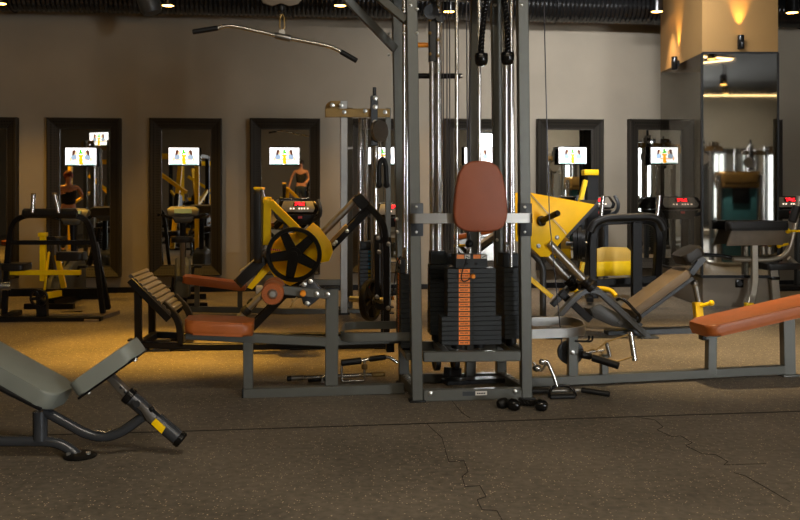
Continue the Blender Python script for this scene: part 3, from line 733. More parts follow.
# ------------------------------------------------------------------ grey adjustable bench in the left foreground
B = Loc(floor_at(60, 457), 0.04); P = B.P
t = thing('weight_bench', 'grey adjustable weight bench with raised seat in the left foreground', 'bench', B.o, B.yaw)
HWB = .13
q = MB(); q.cushion((P(-150, 303.5, -HWB)+P(-150, 303.5, -HWB)+V((0, 2*HWB, 0)))/2+V((0, HWB, 0)), P(53, 405, -HWB)+V((0, HWB, 0)), 2*HWB, .088, .07, .012); 
q.build('back_pad', 'grey_leather', t)
q = MB(); a = P(-150, 303.5, -HWB)+V((0, HWB, -.055)); b = P(40, 398.5, -HWB)+V((0, HWB, -.055)); q.beam(a, b, .24, .018); q.build('back_board', 'black_metal', t)
q = MB(); q.cushion(P(71, 392.5, -HWB)+V((0, HWB, 0)), P(130, 351, -HWB)+V((0, HWB, 0)), 2*HWB, .076, .05, .012); q.build('seat_pad', 'grey_leather', t)
q = MB(); q.beam(P(77, 399.5, -HWB)+V((0, HWB, 0)), P(134, 359, -HWB)+V((0, HWB, 0)), .25, .012); q.build('seat_board', 'black_metal', t)
q = MB()
for x, y in ((134.5, 358.8), (88, 391.5)): q.lathe([(.012, 0), (.012, .012), (0, .014)], P(x, y, -.1), (.5, 0, -.85), 8)
q.build('bolt', 'bolt', t)
q = MB(); q.tube([P(-190, 441), P(46, 441), P(60, 443.5), P(71, 450), P(80, 458)], .0255, 16, .12); q.build('base_tube', 'bench_grey', t)
q = MB(); q.cyl(P(40, 411), P(40.5, 440), .034, 18); q.build('upright', 'bench_grey', t)
q = MB(); q.tube([P(44, 411), P(52, 415), P(88, 435), P(106, 437.5), P(122, 432), P(146, 414.5)], .0245, 16, .14); q.build('seat_tube', 'bench_grey', t)
q = MB(); q.tube([P(58, 421.5, -.02), P(88, 438.0, -.012)], .0, 4) if 0 else q.tube([P(97, 430.5, -.02), P(106, 432, -.02), P(112, 429.5, -.02)], .006, 8); q.build('weld_clip', 'chrome', t)
q = MB(); c = B.F(80, 0, 0); q.lathe([(0, 0), (.075, 0), (.078, .008), (.06, .018), (.03, .024), (0, .024)], c, n=28); ft = q.build('foot', 'black_metal', t)
q = MB(); q.lathe([(.01, 0), (.012, .012), (0, .016)], c+V((.045, -.02, .017)), n=8); q.lathe([(.01, 0), (.012, .012), (0, .016)], c+V((-.045, -.03, .015)), n=8); q.build('bolt', 'bolt', ft)
q = MB(); c = P(-190, 441); q.cyl((c.x, -.3, .03), (c.x, .3, .03), .028); q.cyl((c.x, 0, .03), c, .028); q.tube([(c.x, 0, c.z), (c.x-.05, 0, .55), P(-140, 318)], .025, 12, .2); q.build('rear_frame', 'bench_grey', t)
q = MB(); q.beam(P(107, 373), P(133, 399.5), .05, .036); ss = q.build('seat_slider', 'steel', t)
q = MB()
for x, y in ((121, 387.5), (125.5, 392)): q.cyl(P(x, y, -.0258), P(x, y, -.02), .008)
q.build('pin_hole', 'rubber', ss)
q = MB(); q.cyl(P(128, 395), P(180, 439.5), .037, 22, .004); q.build('sleeve', 'bench_grey', t)
q = MB(); q.cyl(P(126.5, 393.7), P(132, 398.5), .041, 22, .004); q.build('sleeve_cap', 'black_satin', t)
q = MB(); q.cyl(P(177, 437), P(182.3, 441.3), .04, 22, .006); q.build('sleeve_cap', 'black_satin', t)
q = MB(); q.prism([P(x, y, -.045) for x, y in ((133, 405), (137, 401), (143, 404), (156, 416), (152, 424), (147, 421), (141, 411))], (0, .012, 0), .003); q.build('adjust_plate', 'steel', t)
q = MB(); q.cyl(P(136.5, 404, -.06), P(136.5, 404, -.03), .016); q.cyl(P(150, 410, -.052), P(153, 408, -.04), .012); q.build('pop_pin', 'black_metal', t)
q = MB(); q.prism([P(x, y, -.047) for x, y in ((151, 424), (155.5, 418.5), (165.5, 427.5), (161.5, 434))], (0, .006, 0), .001); q.build('warning_label', 'yellow', t)
q = MB(); q.prism([P(x, y, -.030) for x, y in ((152.5, 406), (153.5, 405), (162, 413.5), (161, 414.5))], (0, -.01, 0), .0); q.build('small_label', 'tan_panel', t)

# ------------------------------------------------------------------ yellow and black leg press, centre left
K = Loc(floor_at(200, 350), YAW*.6); P = K.P; F = K.F
lp = thing('leg_press', 'black leg press with yellow carriage, five spoke weight plate and ribbed foot plate', 'gym machine', K.o, K.yaw)
D = .52                                     # depth of the machine
def both(f, n, m, par=lp):
    for w in (0, D):
        q = MB(); f(q, w); q.build(n, m, par)
def off(p, w): return p+V((0, w, 0))
q = MB(); a0, a1 = P(131, 274), P(172, 313); nr = 9
d = (a1-a0)/nr; nrm = V((-(a1-a0).z, 0, (a1-a0).x)).normalized()
prof = []
for i in range(nr):
    prof += [a0+d*i, a0+d*(i+.12)+nrm*.009, a0+d*(i+.6)+nrm*.009, a0+d*(i+.78)]
prof += [a1, a1-nrm*.02, a0-nrm*.02]
q.prism([p+V((0, -.04, 0)) for p in prof], (0, D+.08, 0)); q.build('foot_plate', 'rib_grey', lp, 20)
both(lambda q, w: q.beam(off(P(131, 279.5), w-.045), off(P(170, 319), w-.045), .02, .055), 'plate_side', 'black_metal')
both(lambda q, w: q.beam(off(P(138, 284), w), off(P(138.5, 344), w), .055, .05, up=(0, 1, 0)), 'front_post', 'black_metal')
both(lambda q, w: q.bar([off(p, w) for p in (P(163, 303), P(176, 316), P(180, 327), P(181, 346))], .05, .06, up=(0, 1, 0), fil=.12), 'curved_leg', 'black_metal')
both(lambda q, w: q.bar([off(p, w) for p in (P(141, 344.5), P(200, 346.5), P(250, 346), P(386, 345))], .05, .06, up=(0, 1, 0)), 'base_rail', 'black_metal')
for x, y in ((141, 345), (181, 346), (384, 345)):
    q = MB(); a = P(x, y); q.beam(a, off(a, D), .06, .06); q.build('cross_rail', 'black_metal', lp)
q = MB()
for w in (0, D):
    for x in (138, 181, 300, 384): c = F(x, w, .006); q = MB(); q.box((c.x, w, .006), (.16, .1, .012), bev=.003); q.build('foot', 'black_metal', lp)
for w in (0.02, D-.02):
    q = MB(); q.cyl(off(P(236, 321), w), off(P(357, 199), w), .027, 18); q.build('slide_rail', 'steel', lp)
    q = MB(); q.lathe([(.04, -.03), (.045, 0), (.04, .03)], off(P(246, 311), w), P(357, 199)-P(236, 321)); q.build('rail_stop', 'rubber', lp)
both(lambda q, w: q.beam(off(P(246, 334), w), off(P(370, 208), w), .045, .06), 'rail_beam', 'black_metal')
q = MB(); bolts(q, [P(x, y, -.028) for x, y in ((334, 244), (347, 231), (336, 242))], .013); q.build('bolt', 'bolt', lp)
q = MB(); q.beam(P(330, 243, -.02), P(347, 225, -.02), .06, .03); q.build('gusset_strip', 'gold_frame', lp)
q = MB(); q.beam(P(356, 196, -.03), P(366, 207, -.03), .1, .09); q.beam(P(358, 199), off(P(358, 199), D), .06, .06); q.build('top_block', 'black_metal', lp)
both(lambda q, w: q.bar([off(p, w) for p in (P(358, 199), P(372, 209), P(383, 222), P(386.5, 240), P(386.5, 345))], .05, .065, up=(0, 1, 0), fil=.2), 'rear_frame', 'black_metal')
q = MB(); q.beam(P(376.5, 235), P(377, 300), .04, .05, up=(0, 1, 0)); q.beam(P(375, 240), P(391, 240), .04, .05); q.beam(P(375, 305), P(391, 309), .04, .05); q.build('catch_frame', 'black_metal', lp)
q = MB(); bolts(q, [P(x, y, -.035) for x, y in ((378, 238), (388.5, 244), (379, 252), (377, 297), (388, 308))], .015); q.build('bolt', 'steel', lp)
# carriage
W0 = -.09
q = MB(); q.beam(P(267.5, 197, W0), P(267, 245, W0), .06, .055, up=(0, 1, 0)); q.box(P(265, 201, W0), (.07, .07, .035), bev=.004); q.build('carriage_post', 'yellow', lp)
q = MB(); q.beam(P(270, 202, W0), P(306, 238, W0), .055, .06); q.build('carriage_brace', 'yellow', lp)
q = MB(); q.prism([P(x, y, W0-.02) for x, y in ((299, 240), (306, 229), (313, 222.5), (320, 228), (331, 243), (333, 252), (329, 261), (320, 263), (318, 256), (308, 262), (300, 262))], (0, .02, 0), .004); q.build('carriage_plate', 'yellow', lp)
q = MB(); q.prism([P(x, y, W0+.03) for x, y in ((264, 262), (272, 243), (286, 233), (302, 233), (316, 246), (318, 262), (306, 278), (290, 286), (276, 279))], (0, .02, 0), .004); q.build('carriage_web', 'yellow', lp)
q = MB(); q.prism([P(x, y, W0-.005) for x, y in ((247, 287.5), (252, 289.5), (272, 268), (270, 261), (266, 263))], (0, .05, 0), .004); q.build('pad_arm', 'yellow', lp)
q = MB(); q.cushion(P(237.5, 284, W0-.03), P(266, 257, W0-.03), .1, .085, .03, .03); q.build('shoulder_pad', 'black_leather', lp)
q = MB(); q.cushion(off(P(237.5, 284, W0), D+.06), off(P(266, 257, W0), D+.06), .1, .085, .03, .03); q.build('shoulder_pad', 'black_leather', lp)
q = MB(); q.cushion(P(259.5, 188, W0+.0), P(259.5, 262, W0+.0), .34, .06, .05, .022, up=(1, 0, 0)); q.build('back_pad', 'black_leather', lp)
q = MB(); q.box(P(259.5, 188.5, W0), (.066, .3, .02), bev=.006); q.build('pad_edge', 'yellow', lp)
q = MB(); q.cyl(P(242, 271, W0-.06), P(266, 251, W0-.06), .012, 12); q.cyl(P(240.5, 272.3, W0-.06), P(244.5, 269, W0-.06), .016, 12, .003); q.build('handle', 'steel', lp)
q = MB(); q.beam(P(300, 250, W0), off(P(300, 250, W0), D+.18), .09, .05); q.build('carriage_axle', 'black_metal', lp)
def weight_plate(name, label, c, ax, r, yaw_root, loc, grp):
    t = thing(name, label, 'weight plate', loc, yaw_root, grp)
    q = MB(); ax = V(ax).normalized()
    e = ax.cross(V((0, 0, 1))).normalized(); f = ax.cross(e)
    q.lathe([(r*.84, -.012), (r*.86, -.026), (r*.98, -.026), (r, -.018), (r, .018), (r*.98, .026), (r*.86, .026), (r*.84, .012), (r*.84, -.012)], c, ax, 44)
    for k in range(5):
        a = 2*pi*k/5+.5
        dirr = e*cos(a)+f*sin(a); sd = ax.cross(dirr)
        poly = [c+dirr*(r*.1)+sd*r*.20, c+dirr*(r*.85)+sd*r*.15, c+dirr*(r*.85)-sd*r*.15, c+dirr*(r*.1)-sd*r*.20]
        q.prism([p-ax*.022 for p in poly], ax*.044, .006, 1)
    q.lathe([(.026, -.03), (r*.27, -.03), (r*.27, .03), (.026, .03), (.026, -.03)], c, ax, 24)
    q.build('disc', 'black_metal', t, 30)
    q = MB(); q.lathe([(.0, -.05), (.024, -.05), (.024, .05), (0, .05)], c, ax, 16); 
    return t, e, f
cpl = P(294, 254.5, W0-.11)
wp, e, f = weight_plate('weight_plate', 'large black five spoke weight plate loaded on the yellow leg press carriage', cpl, (0, 1, 0), .218, K.yaw, K.o, 'five spoke weight plates')
q = MB()
for k in range(5): a = cpl+V((-.175+k*.016, -.0235, .043-.002*k)); q.box(a, (.011, .002, .016))
q.build('maker_print', 'red_label', wp)
q = MB(); q.cyl(off(cpl, -.05), off(cpl, .12), .024, 16, .004); q.lathe([(.03, -.052), (.03, -.04)], cpl, (0, 1, 0)); q.build('plate_peg', 'black_metal', lp)
c2 = P(371, 300, .16)
weight_plate('weight_plate', 'black weight plate standing on the storage peg low at the right of the leg press', c2, (1, -.55, 0), .175, K.yaw, K.o, 'five spoke weight plates')
q = MB(); ax = V((1, -.55, 0)).normalized(); q.cyl(c2-ax*.2, c2+ax*.12, .026, 16, .004); q.beam(c2+ax*.09, P(386, 300, .16), .05, .05); q.build('storage_peg', 'steel', lp)

# ------------------------------------------------------------------ twin frames: chest supported row machines with chrome handles
def row_frame(name, L, spec, label):
    P, F = L.P, L.F
    t = thing(name, label, 'gym machine', L.o, L.yaw, None)
    return t
Rk = Loc(floor_at(60, 321), YAW*.5); P = Rk.P; F = Rk.F
rk = thing('row_machine', 'black row machine with yellow post and two chrome handles at the far left', 'gym machine', Rk.o, Rk.yaw)
q = MB(); q.bar([P(4, 318, .25), P(6, 280, .25), P(9, 243, .2), P(13, 222, .15), P(24, 215.5, .1), P(78, 215.5, .1), P(88, 221, .15), P(94, 243, .2), P(99, 280, .25), P(103, 313, .25)], .05, .06, up=(0, 1, 0), fil=.2); q.build('arch_frame', 'black_metal', rk)
q = MB(); q.beam(P(95, 243, .5), P(108, 309, .7), .05, .06); q.build('rear_strut', 'black_metal', rk)
q = MB(); q.beam(P(10, 243, .5), P(3, 309, .7), .05, .06); q.build('rear_strut', 'black_metal', rk)
q = MB(); q.beam(P(7, 242.5, .2), P(94, 242.5, .2), .05, .045); q.build('cross_bar', 'black_metal', rk)
q = MB(); q.beam(P(7, 292.5, .55), P(98, 292, .55), .05, .08); q.build('rear_bar', 'black_metal', rk)
q = MB(); q.beam(P(-14, 319, 0), P(102, 319, 0), .1, .05); q.build('base_rail', 'black_metal', rk)
q = MB(); q.beam(P(95, 319, 0), P(116, 312, .5), .09, .04); q.box(P(93, 320, -.01), (.14, .14, .03), bev=.004); q.build('foot', 'tan_panel', rk)
q = MB(); q.beam(P(2, 319, 0), P(18, 312, .5), .09, .05); q.build('side_foot', 'black_metal', rk)
q = MB(); q.cyl(P(23, 213, .02), P(77, 213, .02), .045, 20, .012); q.build('chest_pad', 'black_leather', rk)
for x0, x1 in ((33.5, 32), (54.5, 59)):
    q = MB(); q.cyl(P(x1 if x0 > 50 else x0-1, 213, -.02), P(x0 if x0 > 50 else x0, 194, -.02), .021, 14, .004); h = q.build('handle', 'chrome', rk)
    q = MB(); q.lathe([(.024, 0), (.024, .012), (0, .014)], P(x0, 194, -.02), (0, 0, 1)); q.build('end_cap', 'gold_frame', h)
q = MB(); q.beam(P(43, 235, .3), P(43, 281, .3), .055, .055, up=(0, 1, 0)); q.box(P(43, 234.5, .3), (.08, .08, .04), bev=.004); q.build('upright', 'yellow', rk)
q = MB(); q.beam(P(8, 272.5, .28), P(81, 272.5, .28), .05, .05); q.build('lever', 'yellow', rk)
q = MB(); q.beam(P(57, 255, .6), P(64, 288, .6), .05, .05, up=(0, 1, 0)); q.beam(P(49, 252, .4), P(44.5, 290, .2), .02, .03); q.build('strut', 'yellow', rk)
q = MB(); q.beam(P(44, 296, .1), P(60, 293, .3), .06, .06); q.build('pivot_arm', 'yellow', rk)
q = MB(); q.cushion(P(5, 266.5, .25), P(28, 266.5, .25), .3, .07, .04, .02); q.build('seat_pad', 'black_leather', rk)
q = MB(); q.beam(P(42.5, 300, .05), P(42.5, 318, .05), .1, .08, up=(0, 1, 0)); q.build('pivot_post', 'black_metal', rk)
q = MB(); q.cushion(P(58, 256, .5), P(85, 256, .5), .2, .09, .04, .02); q.build('rear_pad', 'black_leather', rk)
q = MB(); q.beam(P(62, 313, .7), P(82, 312, .7), .06, .03); q.build('rear_foot', 'black_metal', rk)
c = P(39, 298, -.04)
weight_plate('weight_plate', 'small dark weight plate on the pivot of the row machine at far left', c, (0, 1, 0), .085, Rk.yaw, Rk.o, 'five spoke weight plates')
q = MB(); q.cyl(off(c, -.04), off(c, .12), .02); q.build('plate_peg', 'black_metal', rk)

Rt = Loc(floor_at(636, 305), YAW); P = Rt.P; F = Rt.F
rt = thing('row_machine', 'black frame machine with padded arch and two chrome handles right of the yellow wedge', 'gym machine', Rt.o, Rt.yaw)
q = MB(); q.bar([P(592, 297, .25), P(592, 240, .25), P(595, 227, .25), P(604, 221, .22), P(645, 219.5, .22), P(657, 224, .25), P(659, 240, .25), P(656, 288, .5)], .09, .09, up=(0, 1, 0), fil=.2); q.build('arch_frame', 'black_metal', rt)
q = MB(); q.tube([P(590, 232, -.02), P(594, 223, -.02), P(606, 218, -.02), P(650, 216.5, -.02), P(660, 220, -.02), P(664, 230, -.02)], .045, 14, .2); q.build('chest_pad', 'black_leather', rt)
q = MB(); q.beam(P(636.5, 222, .02), P(636.5, 303, .02), .11, .08, up=(0, 1, 0)); q.build('front_post', 'black_metal', rt)
q = MB(); q.beam(P(589, 283, .4), P(655, 279, .4), .06, .08); q.build('lower_bar', 'black_metal', rt)
q = MB(); q.beam(P(589, 296, .3), P(590, 300, -.0), .08, .05); q.beam(P(636, 304, -.2), P(636, 296, .6), .09, .04); q.beam(P(640, 305, 0), P(672, 306, .3), .1, .05); q.build('base_rail', 'black_metal', rt)
for x0, x1 in ((603, 601), (656, 659)):
    q = MB(); q.cyl(P(x1 if x0 < 610 else 657, 217, -.0), P(x0 if x0 < 610 else 659.5, 195.5, 0), .024, 14, .004); q.build('handle', 'chrome', rt)
    q = MB(); q.lathe([(.03, -.006), (.03, .006)], P(x1 if x0 < 610 else 657, 216, 0)); q.build('clamp', 'black_metal', rt)
q = MB(); q.box(P(674, 311, .0), (.2, .1, .03), bev=.004); q.build('foot', 'tan_panel', rt)
q = MB(); q.prism([P(x, y, .65) for x, y in ((597, 262), (633, 261), (632, 252), (627, 247.5), (603, 247), (597, 249))], (0, .02, 0), .003); q.build('tread_plate', 'yellow_mesh', rt)
q = MB(); q.prism([P(x, y, .64) for x, y in ((597, 276.5), (633.5, 275), (633, 261), (597, 262))], (0, .03, 0), .003); q.build('kick_plate', 'yellow', rt)

# ------------------------------------------------------------------ yellow wedge leg press, right
Q = Loc(floor_at(648, 338), YAW); P = Q.P; F = Q.F
hs = thing('hack_squat', 'grey machine with big yellow wedge carriage, chrome rods and reclined tan pad at right', 'gym machine', Q.o, Q.yaw)
DQ = .5
q = MB(); wd = [(512, 193), (529, 192.5), (595, 204.5), (566, 236), (549, 257), (541, 257), (527, 244), (512, 240)]
q.prism([P(x, y, .02) for x, y in reversed(wd)], (0, .03, 0), .006); q.build('carriage_plate', 'yellow', hs)
q = MB(); q.prism([P(x, y, .05) for x, y in ((595, 204.5), (566, 236), (549, 257), (545, 254), (563, 232), (590, 203.5))], (0, DQ, 0), .004); q.build('carriage_face', 'yellow', hs)
q = MB(); q.prism([P(x, y, .03) for x, y in ((595, 204.0), (597.5, 200), (599, 202), (597, 207), (568, 238), (566, 235.5))], (0, DQ, 0), .003); q.build('carriage_edge', 'dark_grey', hs)
q = MB(); q.prism([P(x, y, .015) for x, y in ((529, 193), (530.5, 193), (567, 233), (566, 235))], (0, .01, 0)); q.build('fold_line', 'gold_frame', hs)
q = MB(); bolts(q, [P(538.5, 246, .018), P(557, 237.5, .018)], .016); q.build('bolt', 'steel', hs)
q = MB(); q.lathe([(.045, -.012), (.045, .012), (.03, .02), (.03, .03)], P(541.5, 221, .01), (.5, -1, .25), 20); q.cyl(P(541.5, 221, .0), P(558, 213, -.28), .026, 16, .006); q.build('plate_peg', 'black_metal', hs)
for a, b, w in (((549, 243), (588, 284), .0), ((538, 245), (572, 283), .36)):
    q = MB(); q.cyl(P(*a, w), P(*b, w), .034, 18); q.build('slide_rod', 'steel', hs)
    q = MB(); dd = (P(*b, w)-P(*a, w)).normalized(); q.lathe([(.05, -.06), (.058, -.05), (.058, -.03), (.05, -.02), (.05, .0), (.062, .01), (.062, .05), (.045, .06)], P(*b, w), dd, 20); q.build('rod_stop', 'black_metal', hs)
for w, pts in ((0, [(553, 322), (563, 311), (573, 299), (585, 290), (598, 291), (608, 300), (648, 337)]), (DQ, [(552, 305), (560, 297), (568, 288), (578, 283), (590, 285), (600, 292), (640, 326)])):
    q = MB(); q.bar([P(x, y, w) for x, y in pts], .05, .07, up=(0, 1, 0), fil=.12); q.build('side_frame', 'dark_grey', hs)
for x, w in ((648, 0), (640, DQ), (553, 0.1)): c = F(x, w, .008); q = MB(); q.box(c, (.16, .1, .016), bev=.003); q.build('foot', 'dark_grey', hs)
q = MB(); q.beam(P(586, 289, .02), P(580, 284, DQ-.02), .09, .06); q.beam(P(560, 292, .1), P(590, 320, .1), .06, .06); q.build('cross_frame', 'black_metal', hs)
q = MB(); q.beam(P(606, 334, .25), P(706, 330, .25), .12, .07); q.build('base_rail', 'dark_grey', hs)
q = MB(); q.cushion(P(634, 314, .09)+V((0, .16, 0)), P(691, 272, .09)+V((0, .16, 0)), .32, .075, .04, .02); q.build('back_pad', 'tan_panel', hs)
q = MB(); q.beam(P(638, 319.5, .09)+V((0, .16, 0)), P(694, 278, .09)+V((0, .16, 0)), .3, .035); q.build('pad_board', 'dark_grey', hs)
q = MB(); q.cushion(P(684, 261, .1)+V((0, .12, 0)), P(703, 250, .1)+V((0, .12, 0)), .3, .09, .04, .025); q.build('head_pad', 'black_leather', hs)
q = MB(); q.beam(P(690, 274, .25), P(703, 257, .25), .05, .06); q.build('head_bracket', 'dark_grey', hs)
q = MB(); q.cyl(P(695, 284, .2), P(699, 304, .2), .03, 16); q.ball(P(694.5, 283.5, .2), .036); q.build('back_strut', 'steel', hs)
q = MB(); q.beam(P(697, 302, .2), P(700, 330, .2), .07, .075, up=(0, 1, 0)); ys = q.build('strut_sleeve', 'yellow', hs)
q = MB(); q.cyl(P(700, 306, .17), P(711, 303, .12), .016, 12); q.ball(P(711.5, 303, .12), .026); q.build('adjust_knob', 'yellow', ys)
q = MB(); q.cushion(P(592, 314, .1)+V((0, .15, 0)), P(632, 324, .1)+V((0, .15, 0)), .3, .06, .04, .02); q.build('seat_pad', 'black_leather', hs)
q = MB(); q.prism([P(x, y, .08) for x, y in ((590, 309), (600, 304), (628, 318), (640, 322), (634, 330), (612, 326), (594, 318))], (0, .05, 0), .006); q.beam(P(618, 324, .1), P(628, 314, .1), .05, .05); q.build('seat_bracket', 'dark_grey', hs)
q = MB(); q.tube([P(617, 300, .03), P(620, 298, -.02), P(626, 301, -.03), P(640, 316, -.03), P(640, 321, -.02), P(634, 324, .02)], .014, 10, .05); q.build('side_handle', 'black_satin', hs)
q = MB(); q.tube([P(560, 291, DQ+.1), P(600, 288, DQ+.1), P(611, 290, DQ+.05), P(616, 296, DQ)], .022, 10, .1); q.build('rear_pipe', 'yellow', hs)
q = MB(); q.beam(P(527, 276, .1), P(552, 297, .1), .03, .04); q.build('yellow_strut', 'yellow', hs)
q = MB(); q.tube([P(527, 250, .3), P(536, 256, .3), P(543, 266, .3), P(543, 320, .3)], .03, 12, .12); q.build('rear_hoop', 'dark_grey', hs)
q = MB(); q.beam(P(528, 318, .3), P(575, 322, .1), .07, .05); q.build('front_rail', 'dark_grey', hs)
# yellow backed machine behind it, with plates on a peg
Z2 = Loc(floor_at(590, 298), YAW); P = Z2.P; F = Z2.F
zz = thing('chest_press', 'dark machine with yellow topped pad post behind the yellow wedge', 'gym machine', Z2.o, Z2.yaw)
q = MB(); q.beam(P(591.5, 172, 0), P(591.5, 301, 0), .14, .1, up=(0, 1, 0)); q.build('post', 'black_metal', zz)
q = MB(); q.box(P(590, 172.5, -.02), (.18, .14, .07), bev=.01); q.build('post_cap', 'yellow', zz)
q = MB(); q.beam(P(585.5, 180, -.03), P(579, 207, -.03), .05, .06, up=(0, 1, 0)); q.build('lever', 'yellow', zz)
q = MB(); q.beam(P(574, 302, 0), P(612, 302, 0), .3, .05); q.build('base_rail', 'black_metal', zz)
q = MB(); q.beam(P(576, 296, 0), P(583, 262, 0), .05, .05, up=(0, 1, 0)); q.build('side_strut', 'yellow', zz)
q = MB(); q.cyl(P(566, 243.5, -.35), P(594, 243.5, -.35), .024, 14, .004); q.beam(P(592, 243.5, -.36), P(592, 243.5, .0), .05, .06, up=(0, 0, 1)); q.build('plate_peg', 'steel', zz)
for i, (x, r) in enumerate(((575.5, .19), (580, .19), (583.5, .165))):
    t = thing('weight_plate', ('outermost', 'middle', 'innermost')[i]+' of three dark weight plates on the peg behind the yellow wedge', 'weight plate', Z2.o, Z2.yaw, 'plates on the peg')
    q = MB(); q.lathe([(.027, -.018), (r*.75, -.014), (r*.8, -.022), (r, -.022), (r, .022), (r*.8, .022), (r*.75, .014), (.027, .018), (.027, -.018)], P(x, 243.5, -.35), (1, -.35, 0), 36); q.build('disc', 'black_metal', t, 30)

# ------------------------------------------------------------------ grey preacher curl bench, far right
C = Loc(floor_at(756, 309), YAW); P = C.P; F = C.F
pc = thing('preacher_bench', 'silver framed preacher curl bench with black padded top at the far right', 'bench', C.o, C.yaw)
q = MB(); q.cushion(P(726, 226, -.05)+V((0, 0, 0)), P(787, 225.5, -.05), .12, .1, .04, .035); q.build('arm_pad', 'black_leather', pc)
q = MB(); q.prism([P(x, y, -.05) for x, y in ((732, 229), (786, 228), (783, 245), (727, 246))], (0, .03, 0), .006); q.build('pad_back', 'tan_panel', pc)
q = MB(); q.bar([P(754, 236, .0), P(754.5, 283, 0), P(752, 296, 0), P(749, 307, -.05)], .07, .05, up=(0, 1, 0), fil=.1); q.build('front_leg', 'silver_frame', pc)
q = MB(); q.box(P(749, 305, -.06), (.09, .06, .05), bev=.008); q.build('foot_cap', 'yellow', pc)
q = MB(); q.tube([P(733, 259.5, .02), P(770, 260, .02), P(783, 257, .02), P(790, 247, .02), P(796, 222, .02), P(799, 196, .02)], .027, 14, .15); q.build('main_tube', 'silver_frame', pc)
q = MB(); q.tube([P(704, 255, .1), P(728, 256.5, .08), P(740, 260, .04), P(762, 260.5, .03)], .018, 12, .08); q.build('hand_rail', 'black_satin', pc)
q = MB(); q.cyl(P(792, 222, -.0), P(797, 206, 0), .045, 16, .006); q.build('grip', 'black_leather', pc)
q = MB(); q.cyl(P(779, 246, -.02), P(788, 244, .0), .013); q.ball(P(779, 246, -.02), .026); q.ball(P(788, 231, -.02), .03); q.cyl(P(788, 231, -.02), P(800, 231, 0), .013); q.build('adjust_knob', 'yellow', pc)
q = MB(); q.cushion(P(761, 266, .1), P(795, 265.5, .1), .3, .07, .04, .02); q.build('seat_pad', 'black_leather', pc)
q = MB(); q.beam(P(773, 270, .1), P(776, 306, .1), .09, .06, up=(0, 1, 0)); sp = q.build('seat_post', 'silver_frame', pc)
q = MB(); q.box(P(774, 278, .1), (.1, .09, .035), bev=.004); q.build('collar', 'black_satin', sp)
q = MB(); q.beam(P(749, 308, -.0), P(808, 306, .1), .07, .05); q.tube([P(789, 258, .02), P(800, 268, .02), P(815, 275, .02)], .027, 12); q.build('base_rail', 'silver_frame', pc)

# ------------------------------------------------------------------ cable tower with an orange bench, behind the leg press
T = Loc(floor_at(345, 314), YAW); P = T.P; F = T.F
ct = thing('cable_tower', 'grey cable tower with colour coded stack and orange bench in front of the wall', 'gym machine', T.o, T.yaw)
for x, w in ((344, 0), (374.5, 0), (388, .5), (350, .5)):
    q = MB(); a = F(x, w, .003); b = P(x, 101 if w == 0 else 108, w); q.beam(a, b, .075 if w == 0 else .06, .06, up=(0, 1, 0)); q.build('post', 'steel' if w == 0 else 'gym_grey', ct)
q = MB(); q.beam(P(325, 113, -.05), P(390, 113, -.05), .03, .09); q.beam(P(330, 104, .02), P(346, 104, .02), .06, .06); q.build('top_beam', 'gold_frame', ct)
q = MB(); bolts(q, [P(x, y, -.07) for x, y in ((332, 105), (341, 105), (344, 112), (365, 111), (372, 118), (385, 112))], .018); q.build('bolt', 'bolt', ct)
q = MB(); q.lathe([(.0, -.03), (.06, -.03), (.07, -.02), (.07, .02), (.06, .03), (0, .03)], P(332, 108, .05), (0, 1, 0), 24); q.build('arm_pulley', 'gold_frame', ct)
for x in (360, 365.5):
    q = MB(); q.cyl(P(x, 303, .2), P(x, 118, .2), .021, 14); q.build('guide_rod', 'chrome', ct)
q = MB(); q.cyl(P(375.5, 300, -.06), P(375.5, 118, -.06), .03, 14); q.build('carriage_rail', 'chrome', ct)
q = MB(); q.beam(P(374, 96, -.08), P(374, 146, -.08), .07, .09, up=(0, 1, 0)); q.lathe([(.02, 0), (.02, .09)], P(374.5, 96, -.08)); q.build('carriage', 'dark_grey', ct)
q = MB(); q.lathe([(0, -.016), (.05, -.02), (.11, -.022), (.115, 0), (.11, .022), (.05, .02), (0, .016)], P(379.5, 131, -.16), (.8, -1, 0), 26); q.build('pulley_wheel', 'steel', ct)
q = MB(); bolts(q, [P(375, y, -.13) for y in (98, 107, 122, 136)], .02); q.build('bolt', 'bolt', ct)
n = 14; y0, y1 = 303, 249; labs = ['white_label']*2+['red_label']*3+['yellow_label']*4+['blue_label']*5
for i in range(n):
    za, zb = P(366, y0, .2).z, P(366, y1, .2).z; z = za+(zb-za)*(i+.5)/n; ph = (zb-za)/n; u = P(366, 270, .2).x
    q = MB(); q.box((u, .2, z), (.15, .3, ph-.003), bev=.002, seg=1); p = q.build('stack_plate', 'plate', ct)
    q = MB(); q.box((u+.035, .2-.151, z), (.045, .003, ph*.6)); q.build('weight_label', labs[i], p)
q = MB(); q.box((u, .2, zb+.045), (.13, .2, .08), bev=.004); q.build('stack_head', 'plate', ct)
for a, b, w in (((312, 282), (345, 282), .02), ((190, 309), (345, 312), .05), ((344, 312), (388, 312), .1)):
    q = MB(); q.beam(P(*a, w), P(*b, w), .06, .06); q.build('rail', 'gym_grey', ct)
q = MB(); q.cushion(P(184, 278.5, .05), P(246, 286.5, .05), .3, .075, .05, .022); q.build('bench_pad', 'orange_leather', ct)
for x in (197, 240):
    q = MB(); q.beam(P(x, 284, .05), P(x, 311, .05), .05, .05, up=(0, 1, 0)); q.build('bench_leg', 'gym_grey', ct)
q = MB(); q.cyl(P(256, 291, .05), P(263, 291, .05), .06, 16, .01); q.build('foam_roller', 'white_label', ct)
q = MB(); q.beam(P(344, 148, -.02), P(353, 148, -.02), .02, .03); q.build('pop_pin', 'steel', ct)
